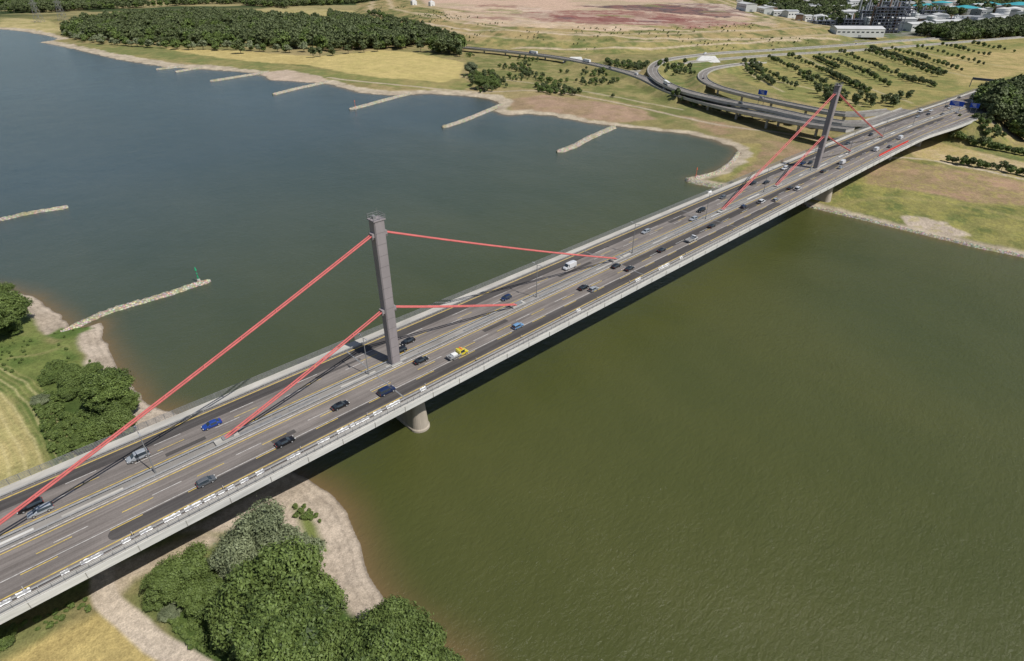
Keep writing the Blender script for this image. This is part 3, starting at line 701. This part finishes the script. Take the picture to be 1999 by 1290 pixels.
    for m in mb.m: me.materials.append(M[m] if isinstance(m,str) else m)
    me.polygons.foreach_set('material_index',mb.I)
    me.update();MESH[k]=me;return me
NAMES=dict(sedan='car',hatch='car',estate='station_wagon',suv='minivan',van='delivery_van',truck='truck',tow='flatbed_service_truck',pickup='pickup_truck')
def car(u,v,kind,colr,z=D,head=None,xy=None):
    x,y=xy if xy else G(u,v,z+.75)
    ob=bpy.data.objects.new(NAMES[kind],carmesh(kind,colr));link(ob)
    ob.location=(x,y,z+.01)
    if head is None:
        sl=0 if x<350 else math.atan(-(x-350)/1850);head=sl+(0 if y<yc(x) else math.pi)
    ob.rotation_euler[2]=head+random.uniform(-.01,.01);return ob
for c in [(413,827,'sedan','blue'),(269,890,'suv','silver'),(58,986,'estate','black'),(78,995,'estate','silver'),(402,938,'hatch','grey'),(556,861,'sedan','black'),(664,790,'sedan','black'),(755,762,'suv','navy'),(822,702,'sedan','black'),(796,665,'sedan','black'),(781,683,'hatch','black'),(895,690,'tow','yellow'),(1011,635,'hatch','lblue'),(988,580,'hatch','navy'),(1112,520,'van','white'),(1139,560,'sedan','black'),(1159,563,'hatch','silver'),(1203,518,'estate','black'),(1229,523,'sedan','black'),(1261,451,'estate','silver'),(1292,487,'sedan','black'),(1351,466,'pickup','white'),(1390,440,'sedan','black'),(1354,426,'estate','silver'),(1369,410,'suv','black'),(1411,384,'hatch','grey'),(1452,402,'hatch','navy'),(1487,393,'suv','white'),(1514,389,'hatch','silver'),(1470,357,'estate','black'),(1496,355,'sedan','black'),(1532,328,'suv','white'),(1543,366,'sedan','black'),(1558,368,'suv','white'),(1607,333,'sedan','black'),(1568,318,'sedan','navy'),(1582,317,'hatch','black'),(1645,317,'van','white'),(1641,326,'sedan','silver'),(1655,279,'sedan','grey'),(1711,292,'van','white'),(1758,269,'van','white'),(1797,217,'van','white'),(1792,227,'sedan','silver'),(1818,215,'estate','white'),(1848,207,'sedan','black'),(1812,222,'sedan','black'),(1840,222,'sedan','grey'),(1872,190,'hatch','black'),(1930,172,'sedan','black'),(1960,166,'van','white'),(1900,184,'sedan','silver'),(1905,205,'sedan','black'),(1737,285,'sedan','grey'),(1700,262,'hatch','black')]: car(*c)
# further traffic on the approach road, lane by lane
for s,o,k,c_ in ((520,5,'suv','white'),(548,9,'sedan','black'),(566,5,'van','white'),(590,8.8,'hatch','silver'),(612,12,'sedan','navy'),(640,5,'estate','grey'),(668,9,'suv','white'),(695,12.5,'sedan','black'),(720,16,'van','white'),(505,-5,'sedan','silver'),(555,-9,'hatch','black'),(600,-5,'suv','grey'),(650,-12,'sedan','white'),(690,-8,'truck','blue')):
    car(0,0,k,c_,D,None,(s,yc(s)+o))
for P,lst in ((rampC,((.12,'hatch','white',1.8),(.2,'truck','blue',1.8),(.36,'truck','white',1.8),(.45,'sedan','black',-1.8),(.52,'van','white',1.8),(.66,'sedan','silver',-1.8))),(rampA,((.16,'sedan','black',1.8),(.24,'truck','white',1.8),(.36,'sedan','grey',-1.8),(.5,'van','white',1.8),(.62,'sedan','black',1.8),(.78,'suv','white',-1.8))),(rampB,((.3,'sedan','silver',0),(.55,'hatch','black',0)))):
    for f,k,c_,o in lst:
        i=int(f*(len(P)-1));t=math.atan2(P[i+1][1]-P[i-1][1],P[i+1][0]-P[i-1][0])
        car(0,0,k,c_,P[i][2]+.04,t+(math.pi if o>0 else 0),(P[i][0]-math.sin(t)*o,P[i][1]+math.cos(t)*o))
def beacon(u,v,h,m):
    x,y=G(u,v,1);mb=MB();mb.cyl((0,0,-.6),(0,0,.7),.8,.6,'conc',10);mb.cyl((0,0,.6),(0,0,h),.14,.07,m,8)
    for z in (h*.35,h*.6): mb.box((0,0,z),(.5,.5,.12),m)
    for k in range(3):
        z=h+ (k-1)*.5
        mb.cyl((0,0,z-.2),(0,0,z+.25),.42-.1*k,.3-.1*k,m,8)
    mb.cyl((-.5,0,.6),(0,0,h*.5),.04,.04,m,5);mb.cyl((.5,0,.6),(0,0,h*.5),.04,.04,m,5);mb.build('river_beacon',None,(x,y,.9))
beacon(388,547,5.5,'green');beacon(1358,347,6,'orange');beacon(694,212,7,'orange')

# ------------------------------------------------------------------ trees
def leafmat(name,c1,c2,c3_):
    m,nt,b=newmat(name);at=nd(nt,'ShaderNodeAttribute',attribute_name='tint')
    oi=nd(nt,'ShaderNodeObjectInfo')
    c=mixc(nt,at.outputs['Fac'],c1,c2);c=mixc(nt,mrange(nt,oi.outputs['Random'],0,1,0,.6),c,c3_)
    nt.links.new(c,b.inputs['Base Color']);b.inputs['Roughness'].default_value=.6;b.inputs['Specular IOR Level'].default_value=.25
    return m
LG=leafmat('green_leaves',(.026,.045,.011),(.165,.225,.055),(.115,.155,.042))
LW=leafmat('willow_leaves',(.05,.065,.03),(.27,.305,.17),(.20,.225,.12))
LD=leafmat('forest_leaves',(.03,.046,.018),(.16,.19,.072),(.12,.145,.06))
BARK=mat('bark',(.09,.07,.05),.9,.3,3)
def treemesh(name,R,Hh,nc,nl,ls,lm,seed,low=.18,elong=1.0,clr=.42):
    r=np.random.default_rng(seed);V=[];T=[]
    cz=Hh*(.5+low/2);rz=Hh*(.5-low/2)
    C=[]
    while len(C)<nc:
        p=r.uniform(-1,1,3);q=np.linalg.norm(p)
        if .35<q<1: C.append(p*.8)
    C=np.array(C);C[:,0]*=R*elong;C[:,1]*=R;C[:,2]=C[:,2]*rz+cz
    irr=.7+.6*r.random(nc)
    rc=R*clr*irr
    per=nl//nc;cl=np.repeat(np.arange(nc),per);N=len(cl)
    dr=r.normal(size=(N,3));dr/=np.linalg.norm(dr,axis=1)[:,None]
    dr[:,2]=np.where(dr[:,2]<-.3,-dr[:,2]*.5,dr[:,2])
    rad_=rc[cl]*(.68+.42*r.random(N)**.8)*(1+.2*np.sin(dr[:,0]*7+cl)*np.sin(dr[:,1]*6+2*cl)+.1*np.sin(dr[:,2]*11+dr[:,0]*9+cl))
    P=C[cl]+dr*rad_[:,None]*np.array([1,1,.85])
    nn=dr+r.normal(size=(N,3))*.6+np.array([0,0,.25]);nn/=np.linalg.norm(nn,axis=1)[:,None]
    tt=np.cross(nn,r.normal(size=(N,3)));tt/=np.linalg.norm(tt,axis=1)[:,None];bb=np.cross(nn,tt)
    s=ls*(.6+.8*r.random(N))[:,None]
    q4=np.stack([P-tt*s,P-bb*s*.55,P+tt*s,P+bb*s*.55],1).reshape(-1,3)
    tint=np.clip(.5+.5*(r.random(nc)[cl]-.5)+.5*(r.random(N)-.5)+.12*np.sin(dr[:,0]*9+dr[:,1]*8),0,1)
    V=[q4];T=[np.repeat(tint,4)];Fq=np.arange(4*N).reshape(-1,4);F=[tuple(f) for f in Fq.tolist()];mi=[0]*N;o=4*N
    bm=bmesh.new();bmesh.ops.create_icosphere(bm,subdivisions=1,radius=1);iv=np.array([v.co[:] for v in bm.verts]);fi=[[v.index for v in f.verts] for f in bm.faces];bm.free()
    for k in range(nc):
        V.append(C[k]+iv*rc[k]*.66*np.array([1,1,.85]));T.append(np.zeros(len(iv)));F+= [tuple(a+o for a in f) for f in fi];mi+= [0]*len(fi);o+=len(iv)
    mb=MB();tr=max(.12,R*.055);mb.cyl((0,0,-.6),(0,0,Hh*.55),tr,tr*.5,BARK,8)
    for k in range(min(nc,9)): mb.cyl((0,0,Hh*(low*.7+.04*k)),tuple(C[k]),tr*.45,tr*.12,BARK,6)
    V.append(np.array(mb.V));T.append(np.zeros(len(mb.V)));F+= [tuple(a+o for a in f) for f in mb.F];mi+= [1]*len(mb.F)
    V=np.concatenate(V);T=np.concatenate(T)
    me=bpy.data.meshes.new(name);me.from_pydata(V.tolist(),[],F);me.materials.append(lm);me.materials.append(BARK)
    me.polygons.foreach_set('material_index',mi)
    a=me.attributes.new('tint','FLOAT','POINT');a.data.foreach_set('value',T.astype(np.float32));me.update();return me
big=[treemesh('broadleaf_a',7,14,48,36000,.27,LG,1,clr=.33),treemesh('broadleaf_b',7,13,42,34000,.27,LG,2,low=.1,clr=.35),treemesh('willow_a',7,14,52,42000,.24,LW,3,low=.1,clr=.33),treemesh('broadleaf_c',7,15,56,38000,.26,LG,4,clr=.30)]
def tree(u,v,rm,kind,hr=1.0,name='deciduous_tree'):
    base={0:14,1:13,2:14,3:15}[kind];sc_=rm/7.;hh=base*sc_*hr
    x,y=G(u,v,2+hh*.55);z=hz(x,y)
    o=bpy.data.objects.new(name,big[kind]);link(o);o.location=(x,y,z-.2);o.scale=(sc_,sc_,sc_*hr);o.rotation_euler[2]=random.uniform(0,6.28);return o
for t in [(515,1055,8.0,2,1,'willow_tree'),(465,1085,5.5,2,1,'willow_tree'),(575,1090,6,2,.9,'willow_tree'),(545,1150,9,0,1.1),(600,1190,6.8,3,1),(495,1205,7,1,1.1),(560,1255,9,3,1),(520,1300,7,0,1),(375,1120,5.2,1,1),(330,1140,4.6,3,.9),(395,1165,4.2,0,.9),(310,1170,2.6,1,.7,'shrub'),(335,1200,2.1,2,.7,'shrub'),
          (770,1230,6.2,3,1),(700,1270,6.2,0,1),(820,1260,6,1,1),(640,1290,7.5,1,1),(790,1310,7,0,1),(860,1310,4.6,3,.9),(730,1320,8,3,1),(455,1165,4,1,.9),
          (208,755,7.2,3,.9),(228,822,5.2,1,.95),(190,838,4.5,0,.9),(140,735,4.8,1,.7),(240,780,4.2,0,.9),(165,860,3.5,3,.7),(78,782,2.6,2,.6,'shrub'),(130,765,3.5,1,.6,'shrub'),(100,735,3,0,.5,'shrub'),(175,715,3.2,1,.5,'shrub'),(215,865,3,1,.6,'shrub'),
          (12,600,6.8,0,.95),(-25,625,7.5,3,1),(-5,570,5,1,.9),(20,640,4,1,.6),(8,1255,2.6,1,.6,'shrub'),
          (940,160,8,3,.8),(920,135,8,2,.9),(965,165,6,0,.7)]: tree(*t)
farp=[treemesh('far_tree_a',5,11,16,1500,.8,LD,11,clr=.42),treemesh('far_tree_b',4.4,13,16,1400,.75,LD,12,elong=1.1,clr=.42),treemesh('far_tree_c',5.2,10,14,1400,.8,LG,13,clr=.42),treemesh('far_poplar',2.8,15,12,900,.7,LD,14,low=.05,clr=.7),treemesh('far_willow',5,11,14,1400,.75,LW,15,clr=.42)]
def instancer(root,pts,protos):
    if not len(pts): return
    pts=np.array(pts,float);Z=terrain(pts[:,0].copy(),pts[:,1].copy())[0]
    pick=rng.integers(0,len(protos),len(pts))
    for k,pm in enumerate(protos):
        s_=pick==k;p=pts[s_];z=Z[s_]-.3*np.minimum(p[:,2],1)
        if not len(p): continue
        a=rng.uniform(0,6.28,len(p));V=[]
        for q in range(4):
            t=a+q*math.pi/2+math.pi/4;V.append(np.stack([p[:,0]+p[:,2]*.7071*np.cos(t),p[:,1]+p[:,2]*.7071*np.sin(t),z],1))
        V=np.stack(V,1).reshape(-1,3);im=fastmesh('planting_points',V,np.arange(len(V)).reshape(-1,4))
        io=bpy.data.objects.new('planting_points',im);link(io,root)
        io.instance_type='FACES';io.use_instance_faces_scale=True;io.instance_faces_scale=1.0;io.show_instancer_for_render=False
        c=bpy.data.objects.new('tree',pm);link(c,io)
def scatter(pts,z,sp,s0,s1,thin=0,keepnoise=None):
    P=GP(pts,z);lo=P.min(0);hi=P.max(0)
    gx,gy=np.meshgrid(np.arange(lo[0],hi[0],sp),np.arange(lo[1],hi[1],sp));gx=gx.ravel()+rng.uniform(-.45,.45,gx.size)*sp;gy=gy.ravel()+rng.uniform(-.45,.45,gy.size)*sp
    m=inside(P,gx,gy)
    if thin: m&=fbm(gx,gy,thin,3)>(keepnoise or .5)
    return [(a,b,rng.uniform(s0,s1)) for a,b in zip(gx[m],gy[m])]
def rowt(pts,z,sp,s0,s1,jit=.5):
    P=np.array([(*G(u,v,z),0) for u,v in pts]);out=[];
    for i in range(len(P)-1):
        L=np.linalg.norm(P[i+1]-P[i]);n=max(1,int(L/sp))
        for k in range(n):
            q=P[i]+(P[i+1]-P[i])*(k/n);out.append((q[0]+rng.uniform(-jit,jit),q[1]+rng.uniform(-jit,jit),rng.uniform(s0,s1)))
    return out
fo=empty('forest')
T=[]
T+=scatter([(125,66),(170,76),(260,84),(345,90),(460,90),(560,94),(650,100),(740,96),(800,98),(905,112),(905,97),(820,72),(720,52),(640,48),(520,40),(420,32),(250,38),(150,50)],4,12,.9,2.1,70,.37)
T+=scatter([(470,42),(640,60),(730,78),(700,92),(560,86),(480,70)],4,13,1.6,2.5,60,.4)
T+=scatter([(640,28),(720,42),(790,62),(905,92),(860,92),(740,66),(650,46)],4,11,.9,1.5)
T+=rowt([(612,112),(625,110),(650,108),(680,104),(710,102),(735,100),(760,99)],4,15,1.0,1.3,1)
T+=rowt([(470,104),(480,103)],4,8,1.6,1.7)
instancer(fo,T,farp[:3])
T=rowt([(130,66),(160,78),(230,88),(350,96),(480,98),(600,102)],4,13,.8,1.4,7);instancer(fo,T,[farp[4],farp[2]])
fo2=empty('distant_woodland')
T=scatter([(0,2),(0,30),(150,22),(420,8),(640,22),(690,8),(760,1)],3,17,1.3,2.2,150,.5)
T+=scatter([(1430,3),(1520,35),(1640,52),(1999,20),(2250,10),(2250,0)],3,20,1.2,2.0,120,.54)
T+=scatter([(1780,66),(1999,46),(2250,40),(2250,56),(1999,72),(1850,80)],4,10,1.1,1.8)
T+=scatter([(1500,30),(1560,52),(1630,60),(1580,40)],4,14,1,1.6,80,.5)
xs=rng.uniform(-48,48,2600)*math.pi/180+YAW;rr_=rng.uniform(2500,4200,2600)
T+=[(CX+r_*math.cos(a_),CY+r_*math.sin(a_),rng.uniform(1.5,2.4)) for a_,r_ in zip(xs,rr_)]
Tn=np.array(T);dd_=terrain(Tn[:,0].copy(),Tn[:,1].copy());ok=(dd_[4]<=-1)&(dd_[3]>10);T=Tn[ok].tolist()
instancer(fo2,T,farp[:3])
sh=empty('shrubbery')
T=scatter([(905,105),(1050,118),(1180,142),(1250,165),(1200,190),(1060,165),(950,150)],4,8,.2,.6,40,.56)
T+=scatter([(905,150),(960,142),(990,170),(930,180)],4,8,.3,.7)
T+=scatter([(1040,165),(1140,180),(1130,188),(1050,180)],4,6,.3,.6)
T+=scatter([(1180,120),(1270,128),(1260,140),(1190,130)],4,7,.3,.7)
T+=rowt([(1310,197),(1400,220),(1500,237),(1600,254)],3,6,.4,.8,3)
T+=scatter([(1885,245),(1900,225),(1960,208),(2100,190),(2300,200),(2300,300),(1999,278),(1900,262)],3,7,.8,1.5)
T+=rowt([(1850,278),(1920,290),(1999,305),(2150,330)],3,2.5,.3,.6,1.5)+rowt([(1850,318),(1920,330),(1999,345),(2150,375)],3,2.2,.3,.6,1.5)
T+=scatter([(1830,262),(1900,268),(1999,285),(1999,295),(1850,275)],3,5,.2,.5,20,.5)
T+=scatter([(1690,270),(1740,262),(1800,285),(1780,300)],3,5,.2,.4,20,.5)
T+=scatter([(1280,135),(1340,122),(1360,150),(1300,150)],4,11,.3,.7)
instancer(sh,T,[farp[0],farp[1],farp[2],farp[2]])
ug=empty('undergrowth')
T=scatter([(100,700),(250,760),(262,850),(190,890),(110,900),(95,850),(60,790)],2,1.6,.08,.26,8,.45)
T+=scatter([(0,655),(100,665),(180,700),(100,740),(0,740)],2,2.6,.05,.12,8,.5)
T+=scatter([(300,1180),(420,1130),(480,1200),(480,1290),(400,1290),(350,1245)],2.5,1.3,.07,.2,6,.42)
T+=scatter([(570,985),(615,995),(645,1040),(640,1080),(600,1070)],1,1.4,.08,.2,5,.42)
T+=scatter([(0,1240),(170,1165),(190,1190),(60,1250),(0,1285)],2.5,1.6,.05,.14,6,.5)
T+=scatter([(95,650),(165,630),(175,645),(130,662)],1,1.3,.05,.12,6,.4)
instancer(ug,T,[farp[2]])
orch=empty('tree_plantation');T=[];T2=[]
for P in ([(1452,128),(1462,142),(1490,162)],[(1465,124),(1495,140),(1530,160),(1560,178)],[(1500,114),(1530,128),(1570,146),(1610,165),(1660,186)],[(1540,110),(1580,126),(1620,146),(1660,165),(1700,186)],[(1600,108),(1650,128),(1700,150),(1745,172)],[(1640,104),(1690,122),(1740,143),(1790,165)],[(1690,100),(1740,116),(1790,134),(1840,152)],[(1740,96),(1790,110),(1840,126),(1885,142)],[(1790,92),(1840,104),(1890,118),(1930,130)],[(1840,88),(1890,100),(1940,112)],[(1560,150),(1600,170),(1660,198)],[(1900,86),(1960,98),(1999,104)]):
    T+=rowt(P,4.5,13,.38,.7,.5)
for P in ([(1590,112),(1636,134)],[(1700,95),(1770,118),(1845,146)],[(1620,145),(1700,180)],[(1488,150),(1512,166)],[(1465,128),(1490,144)],[(1760,150),(1830,170)]):
    T+=rowt(P,4.5,4,.4,.6,1.0)
T2+=scatter([(1590,180),(1680,195),(1790,190),(1780,205),(1700,212),(1600,200)],4,12,.6,.95)
instancer(orch,T,farp[:3]);instancer(orch,T2,[farp[3],farp[0]])
ml=empty('landfill_shrubs')
T=scatter([(700,20),(780,48),(905,82),(1060,92),(1210,97),(1500,90),(1640,80),(1500,60),(1200,62),(900,45),(760,15)],10,13,.12,.3,50,.57)
Tn=np.array(T);dd_=terrain(Tn[:,0].copy(),Tn[:,1].copy());T=Tn[(dd_[4]>2)&(dd_[4]<150)].tolist()
T+=rowt([(720,30),(800,52),(905,82)],6,8,.6,1.1,4)
instancer(ml,T,farp[:3])
print('trees',time.time()-T0)

# ------------------------------------------------------------------ industry
def hall(u,v,L,Wd,h,mw='bwall',mr='broof',name='warehouse',rot=.3,z=3):
    x,y=G(u,v,z);z0=hz(x,y)-1
    mb=MB();mb.box((0,0,h/2),(L,Wd,h),mw)
    mb.add([(-L/2-.5,-Wd/2-.5,h+.02),(L/2+.5,-Wd/2-.5,h+.02),(L/2+.5,Wd/2+.5,h+.02),(-L/2-.5,Wd/2+.5,h+.02),(-L/2-.5,0,h+Wd*.1),(L/2+.5,0,h+Wd*.1)],[(0,1,5,4),(3,4,5,2),(0,4,3),(1,2,5)],mr)
    k=int(L/8)
    for i in range(k):
        for sy in (-1,1):
            mb.box((-L/2+8*(i+.5),sy*(Wd/2+.05),h*.62),(4.5,.2,h*.14),'win')
    for sy in (-1,1): mb.box((0,sy*(Wd/2+.06),1.8),(5,.2,3.6),'bgrey')
    for sx_ in (-1,1): mb.box((sx_*(L/2+.05),0,2.4),(.2,6,4.8),'bgrey')
    o=mb.build(name,None,(x,y,z0));o.rotation_euler[2]=rot
R_=YAW-math.pi/2
hall(1668,76,80,36,13,rot=R_-.1,name='warehouse')
hall(1788,60,60,30,14,rot=R_+.3);hall(1760,52,40,26,16,rot=R_,mw='bgrey');hall(1850,52,80,26,12,rot=R_+.1);hall(1925,48,60,20,10,rot=R_+.1,mr='bgrey')
for i in range(120):
    u=rng.uniform(1440,2050);v=rng.uniform(4,52)-max(0,(1600-u)*.08)
    if v<2: v=rng.uniform(2,12)
    hall(u,v,rng.uniform(18,70),rng.uniform(12,30),rng.uniform(7,18),['bwall','bgrey','bwall','brown'][rng.integers(4)],['broof','bgrey','broof'][rng.integers(3)],'factory_hall',R_+rng.choice([0,.3,1.57,1.2]))
for u,v,r,h,m in ((1805,24,38,17,'teal'),(1880,28,36,17,'teal'),(1925,20,36,17,'teal'),(1985,22,42,18,'teal'),(1950,42,14,28,'bwall'),(1975,30,20,18,'bwall'),(1835,14,30,14,'teal'),(1655,40,12,14,'bwall'),(1670,43,10,14,'bwall'),(1640,36,12,14,'bwall'),(1780,42,11,18,'bgrey'),(1815,46,10,16,'bwall'),(1620,48,9,12,'bwall'),(1895,44,11,14,'bwall')):
    x,y=G(u,v,3);mb=MB();mb.cyl((0,0,0),(0,0,h),r,r,'bwall',36);mb.cyl((0,0,h+.05),(0,0,h+r*.16),r*1.01,r*.12,m,36)
    for k in range(4): mb.cyl((0,0,h*(.2+.2*k)),(0,0,h*(.2+.2*k)+.5),r+.3,r+.3,'bgrey',36)
    mb.build('storage_tank',None,(x,y,2))
def process(u,v,w,h,n,seed,name='chemical_plant'):
    x,y=G(u,v,3);r=random.Random(seed);mb=MB()
    fl=int(h/5)
    for i in range(n+1):
        for j in range(3): mb.box((-w/2+w*i/n,(j-1)*10,h/2),(.9,.9,h),'bdark')
    for k in range(1,fl+1):
        mb.box((0,0,k*5),(w,21,.7),'bdark')
        for q in range(n):
            if r.random()<.75: mb.box((-w/2+w*(q+.5)/n,r.uniform(-6,6),k*5-2.2),(w/n*.6,6,3.2),r.choice(['bgrey','brown','bdark','bwall']))
    for q in range(n+2):
        xx=r.uniform(-w/2,w/2);hh=h*r.uniform(.9,1.5);mb.cyl((xx,r.uniform(-8,8),0),(xx,0,hh),1.6,1.3,r.choice(['bgrey','bwall','brown']),10)
    o=mb.build(name,None,(x,y,2));o.rotation_euler[2]=R_+r.uniform(-.2,.2)
process(1722,64,62,46,8,1);process(1752,50,50,38,6,2);process(1690,50,40,30,5,3);process(1600,55,50,16,6,4);process(1870,50,50,16,6,5);process(1635,42,44,18,5,6);process(1735,40,60,40,7,7);process(1705,38,50,32,6,8);process(1815,38,50,22,6,9);process(1660,52,40,18,5,10)
for u,v,h in ((1686,50,80),(1740,45,60),(1700,58,50),(1765,40,55),(1672,40,50)):
    x,y=G(u,v,3);mb=MB();mb.cyl((0,0,0),(0,0,h),2.4,1.5,'bgrey',14);mb.cyl((0,0,h*.9),(0,0,h*.9+2),2.2,2.2,'white',14);mb.build('chimney',None,(x,y,2))
for u,v in ((808,12),(843,14)):
    x,y=G(u,v,22);mb=MB();mb.box((0,0,5),(14,9,10),'bwall');mb.add([(-7,-4.5,10.01),(7,-4.5,10.01),(7,4.5,10.01),(-7,4.5,10.01),(0,0,14)],[(0,1,4),(1,2,4),(2,3,4),(3,0,4)],'broof');mb.box((0,-4.55,2),(4,.1,4),'bgrey');mb.build('landfill_shed',None,(x,y,24))
def pyl(u,v,h,z=3):
    x,y=G(u,v,z);mb=MB();b_=h*.11
    lv=[0,.2,.38,.54,.68,.8,.9,1]
    def w(t): return b_*(1-t)**1.1+.7
    cs=lambda t:[(sx_*w(t),sy*w(t),h*t) for sx_,sy in ((-1,-1),(1,-1),(1,1),(-1,1))]
    for a_,c_ in zip(lv,lv[1:]):
        A_,B_=cs(a_),cs(c_)
        for i in range(4):
            mb.cyl(A_[i],B_[i],.3,.3,'steel',4);mb.cyl(A_[i],B_[(i+1)%4],.18,.18,'steel',4);mb.cyl(A_[(i+1)%4],B_[i],.18,.18,'steel',4)
    for t,l in ((.62,15),(.75,12),(.88,9)):
        for s_ in (-1,1):
            for q in (-1,1): mb.cyl((s_*w(t),q*w(t),h*t),(s_*l,0,h*t+1),.22,.15,'steel',4);mb.cyl((s_*w(t),q*w(t),h*t+3),(s_*l,0,h*t+1),.2,.15,'steel',4)
    o=mb.build('transmission_tower',None,(x,y,2));o.rotation_euler[2]=.8
pyl(78,44,62);pyl(124,40,62);pyl(45,14,50)

# ------------------------------------------------------------------ light, sky, camera
EL=math.radians(54);sdx,sdy=.22,-1.0;n_=math.hypot(sdx,sdy)
sd=Vector((sdx/n_*math.cos(EL),sdy/n_*math.cos(EL),math.sin(EL)))
L=bpy.data.lights.new('sun','SUN');L.energy=4.6;L.angle=math.radians(.5);L.color=(1,.965,.91)
lo=bpy.data.objects.new('sun',L);link(lo);lo.rotation_euler=sd.to_track_quat('Z','Y').to_euler();lo.location=(0,0,300)
w=bpy.data.worlds.new('World');scn.world=w;w.use_nodes=True;nt=w.node_tree
sk=nt.nodes.new('ShaderNodeTexSky');sk.sky_type='NISHITA';sk.sun_disc=False;sk.sun_elevation=EL;sk.sun_rotation=math.atan2(sdx,sdy);sk.altitude=100
nt.links.new(sk.outputs[0],nt.nodes['Background'].inputs[0]);nt.nodes['Background'].inputs[1].default_value=.08
cm=bpy.data.cameras.new('camera');cm.sensor_width=36;cm.lens=36*FPX/1999;cm.clip_end=30000;cm.clip_start=1
co=bpy.data.objects.new('camera',cm);link(co);co.location=(CX,CY,CZ);co.rotation_euler=(math.pi/2-PIT,0,YAW-math.pi/2);scn.camera=co
scn.view_settings.view_transform='Standard';scn.view_settings.look='None';scn.view_settings.exposure=0
print('done',time.time()-T0)
